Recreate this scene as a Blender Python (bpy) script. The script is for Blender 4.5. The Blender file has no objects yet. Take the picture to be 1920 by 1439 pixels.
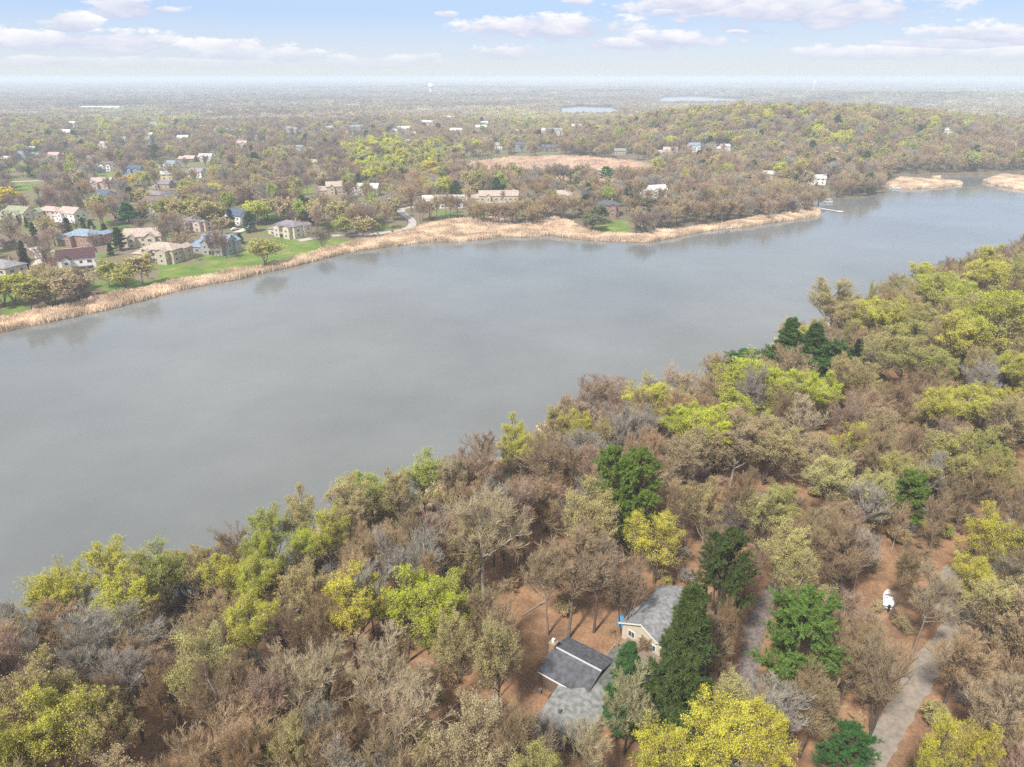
import bpy, math, random
import numpy as np
from mathutils import Vector
rng = np.random.default_rng(7)
random.seed(7)
SC = bpy.context.scene
COL = SC.collection
R = math.radians

# ------------------------------------------------------------------ camera
F = 1297.0; PITCH = R(23.86); CAMZ = 90.0
cd = bpy.data.cameras.new('camera'); cam = bpy.data.objects.new('camera', cd); COL.objects.link(cam)
cam.location = (0, 0, CAMZ); cam.rotation_euler = (math.pi/2-PITCH, 0, 0)
cd.sensor_fit = 'HORIZONTAL'; cd.angle_x = 2*math.atan(960/F); cd.clip_end = 80000; cd.clip_start = 0.5
SC.camera = cam
cP, sP = math.cos(PITCH), math.sin(PITCH)

def ray(u, v):
    x = (u-960)/F; y = (719.5-v)/F
    return np.array([x, cP+y*sP, -sP+y*cP])
def at(u, v, z=0.0):
    d = ray(u, v); t = (CAMZ-z)/-d[2]
    return d[:2]*t
def proj(x, y, z):
    x = np.asarray(x, float); y = np.asarray(y, float); z = np.asarray(z, float)-CAMZ
    dep = np.maximum(y*cP - z*sP, 1e-3); up = y*sP + z*cP
    return 960+F*x/dep, 719.5-F*up/dep, dep

# ------------------------------------------------------------------ world, sun, exposure
w = bpy.data.worlds.new('World'); SC.world = w; w.use_nodes = True
nt = w.node_tree; nt.nodes.clear()
N = nt.nodes.new; LK = nt.links.new
out = N('ShaderNodeOutputWorld'); bg = N('ShaderNodeBackground'); bg.inputs[1].default_value = 0.10
SUN_EL, SUN_AZ = R(52), R(215)      # azimuth clockwise from +Y: behind and to the left
sky = N('ShaderNodeTexSky'); sky.sky_type = 'NISHITA'; sky.sun_disc = False
sky.sun_elevation = SUN_EL; sky.sun_rotation = SUN_AZ; sky.dust_density = 2.0; sky.air_density = 1.0; sky.ozone_density = 1.5; sky.altitude = 300
tc = N('ShaderNodeTexCoord'); sep = N('ShaderNodeSeparateXYZ'); LK(tc.outputs['Generated'], sep.inputs[0])
def mth(op, a, b=None, c=None, clamp=False):
    n = N('ShaderNodeMath'); n.operation = op; n.use_clamp = clamp
    for i, q in enumerate((a, b, c)):
        if q is None: continue
        if isinstance(q, (int, float)): n.inputs[i].default_value = q
        else: LK(q, n.inputs[i])
    return n.outputs[0]
def mixc(f, a, b):
    n = N('ShaderNodeMix'); n.data_type = 'RGBA'
    for s, q in ((0, f), (6, a), (7, b)):
        if isinstance(q, (int, float)): n.inputs[s].default_value = q
        elif isinstance(q, tuple): n.inputs[s].default_value = (*q, 1)
        else: LK(q, n.inputs[s])
    return n.outputs[2]
az = mth('ARCTAN2', sep.outputs[0], sep.outputs[1]); el = mth('ARCSINE', sep.outputs[2])
comb = N('ShaderNodeCombineXYZ'); LK(az, comb.inputs[0]); LK(mth('MULTIPLY', el, 2.6), comb.inputs[1])
nz = N('ShaderNodeTexNoise'); nz.inputs['Scale'].default_value = 22; nz.inputs['Detail'].default_value = 7; nz.inputs['Roughness'].default_value = 0.62
LK(comb.outputs[0], nz.inputs['Vector'])
nzf = mth('SUBTRACT', nz.outputs[0], 0.5)
cl = N('ShaderNodeCombineXYZ'); LK(az, cl.inputs[0]); LK(el, cl.inputs[1])
cov = None; shd = None
CLOUDS = [(130,42,42,20),(235,10,62,17),(300,18,24,7),(60,75,150,17),(230,78,110,20),(420,95,140,22),(530,103,70,15),(700,118,150,14),
          (1040,50,165,22),(950,52,90,14),(1250,74,105,17),(1170,82,80,12),(1480,14,230,34),(1330,5,140,26),(1600,18,130,20),(1840,68,130,20),(1790,80,120,15),
          (1245,22,28,6),(840,26,22,6),(950,98,70,14),(110,118,160,10),(1640,98,200,12),(1080,4,30,6),(1380,60,20,4),(1900,100,120,12),(350,120,200,12)]
for (u, v, ru, rv) in CLOUDS:
    d = ray(u, v); d = d/np.linalg.norm(d)
    a0 = math.atan2(d[0], d[1]); e0 = math.asin(d[2])
    vm = N('ShaderNodeVectorMath'); vm.operation = 'SUBTRACT'; LK(cl.outputs[0], vm.inputs[0]); vm.inputs[1].default_value = (a0, e0, 0)
    v2 = N('ShaderNodeVectorMath'); v2.operation = 'MULTIPLY'; LK(vm.outputs[0], v2.inputs[0]); v2.inputs[1].default_value = (F/ru/1.0, F/rv, 0)
    ln = N('ShaderNodeVectorMath'); ln.operation = 'LENGTH'; LK(v2.outputs[0], ln.inputs[0])
    f = mth('SUBTRACT', 1.0, ln.outputs['Value'])
    sy = N('ShaderNodeSeparateXYZ'); LK(v2.outputs[0], sy.inputs[0])
    if cov is None: cov, shd = f, sy.outputs[1]
    else:
        g = mth('GREATER_THAN', f, cov)
        mx = N('ShaderNodeMix'); LK(g, mx.inputs[0]); LK(shd, mx.inputs[2]); LK(sy.outputs[1], mx.inputs[3]); shd = mx.outputs[0]
        cov = mth('MAXIMUM', cov, f)
cm = mth('MULTIPLY_ADD', nzf, 2.9, cov)
cmask = mth('MULTIPLY', mth('MAXIMUM', mth('SUBTRACT', cm, 0.06), 0.0), 3.2, clamp=True)
# broken cloud deck over the rest of the sky
hi = mth('MULTIPLY', mth('SUBTRACT', el, 0.16), 5.0, clamp=True)
nb = N('ShaderNodeTexNoise'); nb.inputs['Scale'].default_value = 2.6; nb.inputs['Detail'].default_value = 6
LK(tc.outputs['Generated'], nb.inputs['Vector'])
deck = mth('MULTIPLY', hi, mth('MULTIPLY_ADD', nb.outputs[0], 3.0, -0.75, clamp=True))
shade = mth('MULTIPLY_ADD', shd, 0.55, mth('MULTIPLY_ADD', nzf, 2.0, 0.5), clamp=True)
CLO = mixc(shade, (3.6, 3.9, 5.0), (6.1, 6.0, 6.1))
# sky tint: bright hazy horizon to light blue
t1 = mth('MULTIPLY', mth('SUBTRACT', el, 0.008), 15.0, clamp=True)
skyc = mixc(t1, (5.1, 5.4, 5.7), (3.1, 4.15, 6.0))
skym = mixc(0.80, sky.outputs[0], skyc)
low = mth('MULTIPLY', mth('SUBTRACT', el, 0.006), 30.0, clamp=True)
c1 = mixc(mth('MULTIPLY', mth('MULTIPLY', cmask, low), 0.95), skym, CLO)
c2 = mixc(mth('MULTIPLY', deck, 0.9), c1, (5.6, 5.6, 5.6))
LK(c2, bg.inputs[0]); LK(bg.outputs[0], out.inputs[0])

sd_ = bpy.data.lights.new('sun', 'SUN'); sun = bpy.data.objects.new('sun', sd_); COL.objects.link(sun)
sd_.energy = 3.6; sd_.angle = R(5); sd_.color = (1.0, 0.96, 0.88)
sv = Vector((math.sin(SUN_AZ)*math.cos(SUN_EL), math.cos(SUN_AZ)*math.cos(SUN_EL), math.sin(SUN_EL)))
sun.rotation_euler = sv.to_track_quat('Z', 'Y').to_euler(); sun.location = (0, 0, 300)
SC.view_settings.view_transform = 'Standard'; SC.view_settings.look = 'None'; SC.view_settings.exposure = 0.76; SC.view_settings.gamma = 1
SC.render.engine = 'CYCLES'; SC.cycles.volume_bounces = 1; SC.cycles.max_bounces = 6; SC.cycles.transparent_max_bounces = 8
SC.cycles.use_denoising = False; SC.cycles.sample_clamp_indirect = 2.5; SC.cycles.sample_clamp_direct = 12; SC.cycles.denoiser = 'OPENIMAGEDENOISE'; SC.cycles.denoising_input_passes = 'RGB_ALBEDO_NORMAL'

# ------------------------------------------------------------------ shapes of the place (px -> plane)
def pl(lst, z=0.0): return np.array([at(u, v, z) for u, v in lst])
FAR_EDGE = [(-420,700),(-200,660),(0,625),(60,612),(130,598),(200,583),(280,562),(310,553),(340,545),(400,533),(450,525),(500,512),(560,498),(620,483),(680,470),(740,463),(800,455),(860,455),(900,450),(950,445),(985,446),(1030,442),(1060,446),(1090,451),(1130,453),(1180,455),(1210,456),(1250,450),(1290,441),(1340,432),(1400,427),(1440,420),(1500,412),(1540,405),(1548,395),(1530,388),(1526,379),(1536,373),(1580,376),(1630,372),(1655,365),(1662,355),(1668,345),(1676,337),(1690,333),(1760,331),(1840,329),(1930,327),(2300,338)]
NEAR_TOP = [(-420,1230),(-200,1180),(0,1130),(60,1095),(150,1085),(170,1062),(250,1055),(330,1040),(420,1010),(480,990),(560,985),(600,960),(640,930),(665,897),(720,885),(830,865),(860,860),(880,822),(960,800),(1000,770),(1090,722),(1130,707),(1200,707),(1260,692),(1320,675),(1400,657),(1430,647),(1480,622),(1530,600),(1560,552),(1640,545),(1700,512),(1800,477),(1900,462),(1960,425),(2300,345)]
far_edge = pl(FAR_EDGE); nt_ = pl(NEAR_TOP, 18.5)
def offset(line, d):
    t = np.gradient(line, axis=0); t /= np.linalg.norm(t, axis=1)[:, None]
    return line + np.stack([-t[:, 1], t[:, 0]], 1)*d
near_edge = offset(nt_, 12.0)
LAKE = np.vstack([far_edge, near_edge[::-1]])
def segdist(P, poly, closed=True):
    A = poly if closed else poly[:-1]; B = np.roll(poly, -1, 0) if closed else poly[1:]
    best = np.full(len(P), 1e18)
    for a, b in zip(A, B):
        ab = b-a; t = np.clip(((P-a)@ab)/max(ab@ab, 1e-9), 0, 1)
        q = P-(a+t[:, None]*ab); best = np.minimum(best, (q*q).sum(1))
    return np.sqrt(best)
def inside(P, poly):
    A = poly; B = np.roll(poly, -1, 0); c = np.zeros(len(P), bool)
    for a, b in zip(A, B):
        if a[1] == b[1]: continue
        m = ((a[1] > P[:, 1]) != (b[1] > P[:, 1]))
        c ^= m & (P[:, 0] < (b[0]-a[0])*(P[:, 1]-a[1])/(b[1]-a[1])+a[0])
    return c
def sdist(P, poly):
    d = segdist(P, poly); return np.where(inside(P, poly), -d, d)
ISL = [pl([(1660,346),(1690,336),(1745,339),(1800,342),(1806,347),(1760,353),(1700,355),(1672,352)]),
       pl([(1842,341),(1875,331),(1935,334),(2020,342),(2000,360),(1925,358),(1870,350)]),
       pl([(1745,334),(1765,333),(1762,335.5)])]
FL1 = pl([(1050,214),(1058,203),(1090,201),(1145,203),(1160,212),(1160,222),(1050,223)], 4.0)
FL2 = pl([(1235,190),(1245,183.5),(1300,182),(1390,188),(1402,194),(1402,199),(1235,199)], 4.0)
MARSH = pl([(868,303),(960,293),(1060,290),(1130,295),(1215,303),(1215,335),(1100,340),(980,336),(872,330)], 5.0)
def sst(x): x = np.clip(x, 0, 1); return x*x*(3-2*x)
def wob(x, y, s, k=0): return (np.sin(x/s+1.3+k)*np.cos(y/s*1.17-0.7*k)+0.5*np.sin(x/s*2.3-y/s*1.9+k)+0.25*np.sin(x/s*4.1+y/s*5.3))/1.5
HILLS = [(430,1010,240,170,33),(250,1050,130,110,12),(650,1180,260,150,16),(-900,2600,900,400,6),(1500,2700,900,350,22),(700,3600,900,300,16),(-300,5200,1800,500,14)]
def terrain(x, y):
    x = np.atleast_1d(np.asarray(x, float)); y = np.atleast_1d(np.asarray(y, float)); P = np.stack([x, y], 1)
    n = len(P); z = np.zeros(n); r = np.hypot(x, y)
    m = r < 2500; z0 = np.full(n, 3.0)
    dl = np.full(n, 1e4); dn = np.full(n, 1e6); df = np.full(n, 0.0)
    if m.any():
        dl[m] = sdist(P[m], LAKE); dn[m] = segdist(P[m], near_edge, False); df[m] = segdist(P[m], far_edge, False)
    near = (dn < df) | (y < 40)
    zn = 0.25 + 8.3*sst(dl/42.0) + 0.5*wob(x, y, 17)*sst(dl/30) + 4*sst((dl-60)/200)
    zf = 0.25 + 2.8*sst((dl-18)/70.) + 2.2*wob(x, y, 120, 2)*sst((dl-30)/200.) + 4*sst((r-1500)/3000.)
    for hx, hy, sx, sy, a in HILLS: zf = zf + a*np.exp(-((x-hx)/sx)**2-((y-hy)/sy)**2)
    z = np.where(near, zn, zf)
    for q in ISL:
        mm = m & (dl < 1)
        if mm.any():
            di = sdist(P[mm], q); k = np.where(mm)[0]
            dl[k] = np.where(di < 0, 0.4, dl[k]); z[k] = np.where(di < 0, 0.3, z[k])
    z = np.where(dl < 0, np.maximum(-2.0, dl*0.25-0.12), z)
    for q in (FL1, FL2):
        c = q.mean(0); mm = np.hypot(x-c[0], y-c[1]) < 1600
        if mm.any():
            k = np.where(mm)[0]; di = sdist(P[k], q); z[k] = np.where(di < 0, 2.0, z[k]*sst(di/120)+4.2*(1-sst(di/120)))
    c = MARSH.mean(0); mm = np.hypot(x-c[0], y-c[1]) < 500
    if mm.any():
        k = np.where(mm)[0]; di = sdist(P[k], MARSH); z[k] = np.where(di < 0, 3.5, z[k]*sst(di/60)+3.5*(1-sst(di/60)))
    return z
def tz(x, y): return float(terrain(x, y)[0])
def gp(u, v, dz=0.0):
    z = 3.0
    for _ in range(6):
        p = at(u, v, z+dz); z = 0.5*z+0.5*tz(p[0], p[1])
    p = at(u, v, z+dz); return p[0], p[1], tz(p[0], p[1])

REED = np.vstack([pl([(-200,640),(0,598),(100,583),(200,556),(272,542),(300,535),(400,517),(440,507),(500,500),(560,483),(640,462),(665,455),(700,449),(760,434),(800,424),(840,419),(880,414),(935,414),(985,424),(1040,412),(1075,420),(1090,432),(1150,442),(1210,442),(1230,435),(1330,425),(1370,417),(1430,407),(1500,397),(1530,388)], 0.4), far_edge[2:34][::-1]])
LAWNS = [pl(q, 3.0) for q in (
    [(272,536),(300,500),(340,490),(400,488),(440,478),(462,455),(500,444),(560,440),(610,438),(650,444),(640,455),(600,468),(560,478),(505,492),(470,497),(430,505),(360,520)],
    [(205,425),(215,418),(246,418),(243,432),(235,455),(212,470),(205,455)],
    [(1095,430),(1120,412),(1178,410),(1182,430),(1160,436),(1120,436)],
    [(185,555),(190,525),(240,500),(275,535),(250,550)], [(0,590),(0,530),(35,540),(60,572)],
    [(545,358),(585,350),(590,362),(555,366)], [(10,348),(20,342),(75,345),(70,356),(30,360)], [(0,310),(20,303),(80,300),(78,312),(10,320)],
    [(38,420),(60,410),(62,432),(42,434)], [(110,425),(150,412),(170,428),(140,440)], [(272,303),(330,300),(340,318),(290,325)], [(188,330),(210,325),(212,336),(190,338)],
    [(620,462),(690,444),(700,436),(640,444),(560,452)], [(385,470),(420,462),(420,485),(385,490)])]
ROADS = [('lane', 5.5, [(560,452),(620,443),(680,441),(720,437),(755,432),(772,424),(770,412),(757,402),(752,394),(765,390),(790,388),(900,381),(1010,378),(1060,376)], (0.42,0.38,0.35)),
         ('lane', 6.0, [(0,448),(30,452),(70,470),(78,490),(60,505)], (0.55,0.47,0.42)),
         ('lane', 5.5, [(60,478),(110,470),(190,462),(215,448),(260,446)], (0.52,0.45,0.40)),
         ('lane', 5.0, [(355,462),(400,450),(438,438),(462,428),(455,415),(470,405)], (0.60,0.54,0.5)),
         ('lane', 5.5, [(18,342),(75,340),(150,344),(230,348)], (0.5,0.44,0.40)),
         ('lane', 5.0, [(125,318),(160,312),(205,306)], (0.5,0.44,0.40)),
         ('lane', 5.0, [(225,275),(265,270),(300,262)], (0.5,0.44,0.40)),
         ('lane', 5.0, [(60,425),(95,418),(128,412)], (0.6,0.55,0.5))]
DRIVE = pl([(1560,1540),(1610,1470),(1655,1395),(1690,1330),(1728,1268),(1768,1208),(1802,1158),(1832,1108),(1862,1050),(1892,998),(1925,940),(1965,880),(2020,810)], 8.6)
DRIVE2 = pl([(1500,1060),(1450,1110),(1420,1170),(1404,1250),(1394,1340),(1386,1440),(1380,1540)], 8.8)
# ------------------------------------------------------------------ materials
MATS = {}
def pmat(name, col, rough=0.85, spec=0.3, noise=0.0, scale=4.0, bump=0.0, bscale=8.0, col2=None, objcol=False, inst=False, transl=0.0, coord='Object'):
    if name in MATS: return MATS[name]
    m = bpy.data.materials.new(name); m.use_nodes = True; t = m.node_tree; nn = t.nodes; lk = t.links.new
    b = nn['Principled BSDF']; b.inputs['Roughness'].default_value = rough; b.inputs['Specular IOR Level'].default_value = spec
    src = None
    if objcol: o = nn.new('ShaderNodeObjectInfo'); src = o.outputs['Color']
    if inst: o = nn.new('ShaderNodeAttribute'); o.attribute_type = 'INSTANCER'; o.attribute_name = 'tint'; src = o.outputs['Color']
    tcn = nn.new('ShaderNodeTexCoord')
    if noise > 0 or col2 is not None:
        nz = nn.new('ShaderNodeTexNoise'); nz.inputs['Scale'].default_value = scale; nz.inputs['Detail'].default_value = 5
        lk(tcn.outputs[coord], nz.inputs['Vector'])
        if col2 is not None:
            mx = nn.new('ShaderNodeMix'); mx.data_type = 'RGBA'; mx.inputs[6].default_value = (*col, 1); mx.inputs[7].default_value = (*col2, 1)
            mr = nn.new('ShaderNodeMapRange'); mr.inputs[1].default_value = 0.4; mr.inputs[2].default_value = 0.6; lk(nz.outputs[0], mr.inputs[0]); lk(mr.outputs[0], mx.inputs[0]); src = mx.outputs[2]
        if noise > 0:
            mr = nn.new('ShaderNodeMapRange'); mr.inputs[1].default_value = 0.25; mr.inputs[2].default_value = 0.75
            mr.inputs[3].default_value = 1-noise; mr.inputs[4].default_value = 1+noise; lk(nz.outputs[0], mr.inputs[0])
            vm = nn.new('ShaderNodeVectorMath'); vm.operation = 'SCALE'; lk(mr.outputs[0], vm.inputs['Scale'])
            if src is None: vm.inputs[0].default_value = col
            else: lk(src, vm.inputs[0])
            src = vm.outputs[0]
    if src is None: b.inputs['Base Color'].default_value = (*col, 1)
    else: lk(src, b.inputs['Base Color'])
    if bump > 0:
        nb = nn.new('ShaderNodeTexNoise'); nb.inputs['Scale'].default_value = bscale; nb.inputs['Detail'].default_value = 4; lk(tcn.outputs[coord], nb.inputs['Vector'])
        bp = nn.new('ShaderNodeBump'); bp.inputs['Strength'].default_value = bump; bp.inputs['Distance'].default_value = 0.1; lk(nb.outputs[0], bp.inputs['Height']); lk(bp.outputs[0], b.inputs['Normal'])
    if transl > 0:
        tr = nn.new('ShaderNodeBsdfTranslucent'); ms = nn.new('ShaderNodeMixShader'); ms.inputs[0].default_value = transl
        if src is None: tr.inputs[0].default_value = (*col, 1)
        else: lk(src, tr.inputs[0])
        lk(b.outputs[0], ms.inputs[1]); lk(tr.outputs[0], ms.inputs[2]); lk(ms.outputs[0], nn['Material Output'].inputs[0])
    m.cycles.emission_sampling = 'NONE'
    MATS[name] = m; return m
bark = pmat('bark', (0.16,0.12,0.09), objcol=True, noise=0.35, scale=2.5, bump=0.4, bscale=12)
bark_pine = pmat('pine_bark', (0.10,0.065,0.045), noise=0.3, scale=3)
twig = pmat('twigs', (0.2,0.15,0.1), objcol=True, noise=0.28, scale=0.45, rough=0.9, spec=0.1)
leaf = pmat('young_leaves', (0.4,0.4,0.1), objcol=True, noise=0.22, scale=0.5, rough=0.75, spec=0.15, transl=0.3)
needle = pmat('needles', (0.05,0.1,0.03), objcol=True, noise=0.3, scale=0.8, rough=0.8, spec=0.15, transl=0.12)
twig_i = pmat('far_twigs', (0.2,0.15,0.1), inst=True, noise=0.2, scale=0.4, rough=0.9, spec=0.1)
leaf_i = pmat('far_leaves', (0.4,0.4,0.1), inst=True, noise=0.2, scale=0.4, rough=0.8, spec=0.1, transl=0.3)
under_twig = pmat('inner_twigs', (0.33,0.25,0.16), noise=0.2, scale=0.6, rough=0.9, spec=0.1)

# ------------------------------------------------------------------ mesh helpers
def mk(name, V, Q=None, T=None, mats=(), mi=None, smooth=False):
    me = bpy.data.meshes.new(name); V = np.asarray(V, np.float32)
    nq = 0 if Q is None else len(Q); ntr = 0 if T is None else len(T)
    loops = np.concatenate([np.asarray(Q, np.int32).ravel() if nq else np.zeros(0, np.int32), np.asarray(T, np.int32).ravel() if ntr else np.zeros(0, np.int32)])
    me.vertices.add(len(V)); me.vertices.foreach_set('co', V.ravel())
    me.loops.add(len(loops)); me.loops.foreach_set('vertex_index', loops)
    me.polygons.add(nq+ntr)
    ls = np.concatenate([np.arange(nq)*4, nq*4+np.arange(ntr)*3]).astype(np.int32)
    me.polygons.foreach_set('loop_start', ls)
    if mi is not None: me.polygons.foreach_set('material_index', np.asarray(mi, np.int32))
    for m in mats: me.materials.append(m)
    me.update(calc_edges=True); me.validate()
    if smooth: me.polygons.foreach_set('use_smooth', np.ones(nq+ntr, bool))
    return me
def nrm(a): return a/np.maximum(np.linalg.norm(a, axis=-1, keepdims=True), 1e-9)
def prisms(P0, P1, r0, r1, s=3):
    n = len(P0); d = nrm(P1-P0); ref = np.where(np.abs(d[:, 2:3]) > 0.9, np.array([[1., 0, 0]]), np.array([[0, 0, 1.]]))
    a = nrm(np.cross(d, ref)); b = np.cross(d, a)
    r0 = np.broadcast_to(r0, (n,)); r1 = np.broadcast_to(r1, (n,))
    th = np.arange(s)*2*np.pi/s; c, si = np.cos(th), np.sin(th)
    off = a[:, None]*c[None, :, None]+b[:, None]*si[None, :, None]
    V = np.concatenate([P0[:, None]+off*r0[:, None, None], P1[:, None]+off*r1[:, None, None]], 1).reshape(-1, 3)
    base = (np.arange(n)*2*s)[:, None, None]; k = np.arange(s)
    Q = np.stack([k, (k+1) % s, s+(k+1) % s, s+k], 1)[None]+base
    return V, Q.reshape(-1, 4)
def kids(g, P, L, n, t0, t1, ang, lf, up, K=4, jit=0.25, taper=0.5, angj=0.2):
    m, K0, _ = P.shape; t = t0+(t1-t0)*((np.arange(n)[None]+g.random((m, n)))/n)
    x = t*(K0-1); i = np.minimum(x.astype(int), K0-2); fr = (x-i)[..., None]; r = np.arange(m)[:, None]
    p = P[r, i]*(1-fr)+P[r, i+1]*fr; tan = nrm(P[r, i+1]-P[r, i])
    ph = g.random((m, 1))*6.283+np.arange(n)[None]*2.39996+g.normal(0, 0.4, (m, n))
    ref = np.where(np.abs(tan[..., 2:3]) > 0.9, np.array([1., 0, 0]), np.array([0, 0, 1.]))
    a = nrm(np.cross(tan, ref)); b = np.cross(tan, a)
    perp = a*np.cos(ph)[..., None]+b*np.sin(ph)[..., None]
    an = (ang+g.normal(0, angj, (m, n)))[..., None]
    d = nrm(tan*np.cos(an)+perp*np.sin(an))
    Lc = L[:, None]*lf*(1-taper*t)*(0.75+0.5*g.random((m, n)))
    pts = [p]; cur = d
    for _ in range(K-1):
        cur = nrm(cur+np.array([0, 0, up/(K-1)])+g.normal(0, jit, cur.shape)/(K-1)**0.5)
        pts.append(pts[-1]+cur*(Lc/(K-1))[..., None])
    return np.stack(pts, 2).reshape(m*n, K, 3), Lc.reshape(-1)
def segs(P): return P[:, :-1].reshape(-1, 3), P[:, 1:].reshape(-1, 3)
def poly_r(P, r0, r1):
    m, K, _ = P.shape; t = np.linspace(0, 1, K); r = np.asarray(r0).reshape(-1, 1)*(1-t)+np.asarray(r1).reshape(-1, 1)*t
    return r[:, :-1].ravel(), r[:, 1:].ravel()
class Acc:
    def __init__(s): s.V = []; s.Q = []; s.T = []; s.mq = []; s.mt = []; s.n = 0
    def q(s, V, Q, mi=0): s.V.append(V); s.Q.append(np.asarray(Q)+s.n); s.mq.append(np.full(len(Q), mi)); s.n += len(V)
    def t(s, V, T, mi=0): s.V.append(V); s.T.append(np.asarray(T)+s.n); s.mt.append(np.full(len(T), mi)); s.n += len(V)
    def mesh(s, name, mats, smooth=False):
        Q = np.concatenate(s.Q) if s.Q else None; T = np.concatenate(s.T) if s.T else None
        return mk(name, np.concatenate(s.V), Q, T, mats, np.concatenate(s.mq+s.mt), smooth)
def leafquads(g, C, size, flat=0.0):
    n = len(C); a = nrm(g.normal(0, 1, (n, 3))); b = nrm(np.cross(a, g.normal(0, 1, (n, 3)))) 
    if flat: b[:, 2] *= (1-flat); a[:, 2] *= (1-flat); a = nrm(a); b = nrm(b)
    sz = size*(0.6+0.8*g.random((n, 1)))
    V = np.stack([C-a*sz, C+b*sz*0.5, C+a*sz, C-b*sz*0.5], 1).reshape(-1, 3)
    return V, np.arange(n*4).reshape(-1, 4)

# deciduous prototype of height 1 unit = real metres H; hi = close-up detail
def deciduous(seed, H=18., Rc=4.6, hi=True, leafy=False, multi=False, spread=0.75):
    g = np.random.default_rng(seed); tk = Acc(); cr = Acc()
    K = 7; lean = g.normal(0, 0.05, 2)
    ns = 3 if multi else 1; trunks = []
    for s in range(ns):
        z = np.linspace(0, H*(0.72 if not multi else 0.6), K); th = s*2.1+g.random()
        sp = (0.10*H if multi else 0.0); tt = np.linspace(0, 1, K)
        x = lean[0]*z+np.cos(th)*sp*tt+np.cumsum(g.normal(0, 0.10, K)); y = lean[1]*z+np.sin(th)*sp*tt+np.cumsum(g.normal(0, 0.10, K))
        x -= x[0]; y -= y[0]; trunks.append(np.stack([x, y, z], 1))
    T0 = np.stack(trunks); L0 = np.full(ns, H)
    r0 = 0.011*H+0.02
    V, Q = prisms(*segs(T0), *poly_r(T0, [r0]*ns, [0.05]*ns), s=7); tk.q(V, Q)
    nl = 15 if ns == 1 else 7
    L1, l1 = kids(g, T0, L0, nl, 0.30+0.06*(seed % 4), 1.0, spread, Rc/H*1.45, 0.55, K=5, jit=0.28, taper=0.50, angj=0.18)
    V, Q = prisms(*segs(L1), *poly_r(L1, np.full(len(L1), 0.11), np.full(len(L1), 0.03)), s=4); tk.q(V, Q)
    if hi:
        L2, l2 = kids(g, L1, l1, 7, 0.15, 1.0, 0.60, 0.62, 0.55, K=4, jit=0.3, taper=0.45)
        V, Q = prisms(*segs(L2), *poly_r(L2, np.full(len(L2), 0.052), np.full(len(L2), 0.018)), s=3); tk.q(V, Q)
        L3, l3 = kids(g, L2, l2, 7, 0.12, 1.0, 0.55, 0.60, 0.5, K=3, jit=0.3, taper=0.4)
        V, Q = prisms(*segs(L3), *poly_r(L3, np.full(len(L3), 0.021), np.full(len(L3), 0.013)), s=3); cr.q(V, Q)
        L4, l4 = kids(g, L3, l3, (9 if seed % 2 else 6) if not leafy else 6, 0.1, 1.0, 0.5, 0.75, 0.45, K=2, jit=0.3, taper=0.3)
        V, Q = prisms(*segs(L4), 0.015, 0.009, s=3); cr.q(V, Q)
        if leafy:
            E = np.concatenate([L4[:, -1], L4[:, 0]*0.4+L4[:, 1]*0.6, L3[:, -1], L4[:, -1], L4[:, -1], L4[:, 0]*0.2+L4[:, 1]*0.8, L4[:, 1]])
            E = E+g.normal(0, 0.11, E.shape)
            c = np.array([T0[0, -1, 0], T0[0, -1, 1], H*0.55]); d = np.linalg.norm((E-c)/np.array([Rc, Rc, H*0.42]), axis=1)
            pk = g.random(len(E)) < np.clip((E[:, 2]-H*0.38)/(H*0.35), 0.08, 1)*np.clip(d*1.35-0.05, 0.15, 1)
            V, Q = leafquads(g, E[pk], 0.072); cr.q(V, Q, 1)
    else:
        L2, l2 = kids(g, L1, l1, 7, 0.12, 1.0, 0.62, 0.62, 0.35, K=3, jit=0.3, taper=0.45)
        V, Q = prisms(*segs(L2), 0.06, 0.04, s=3); cr.q(V, Q)
        L3, l3 = kids(g, L2, l2, 9, 0.1, 1.0, 0.62, 0.62, 0.2, K=2, jit=0.35, taper=0.4)
        V, Q = prisms(*segs(L3), 0.055, 0.03, s=3); cr.q(V, Q)
        if leafy:
            E = np.concatenate([L3[:, -1], L3[:, -1], L3[:, 0]*.4+L3[:, -1]*.6]); E = E+g.normal(0, 0.35, E.shape)
            pk = g.random(len(E)) < np.clip((E[:, 2]-H*0.3)/(H*0.35), 0.15, 1)
            V, Q = leafquads(g, E[pk], 0.42); cr.q(V, Q, 1)
    return tk, cr
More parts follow.
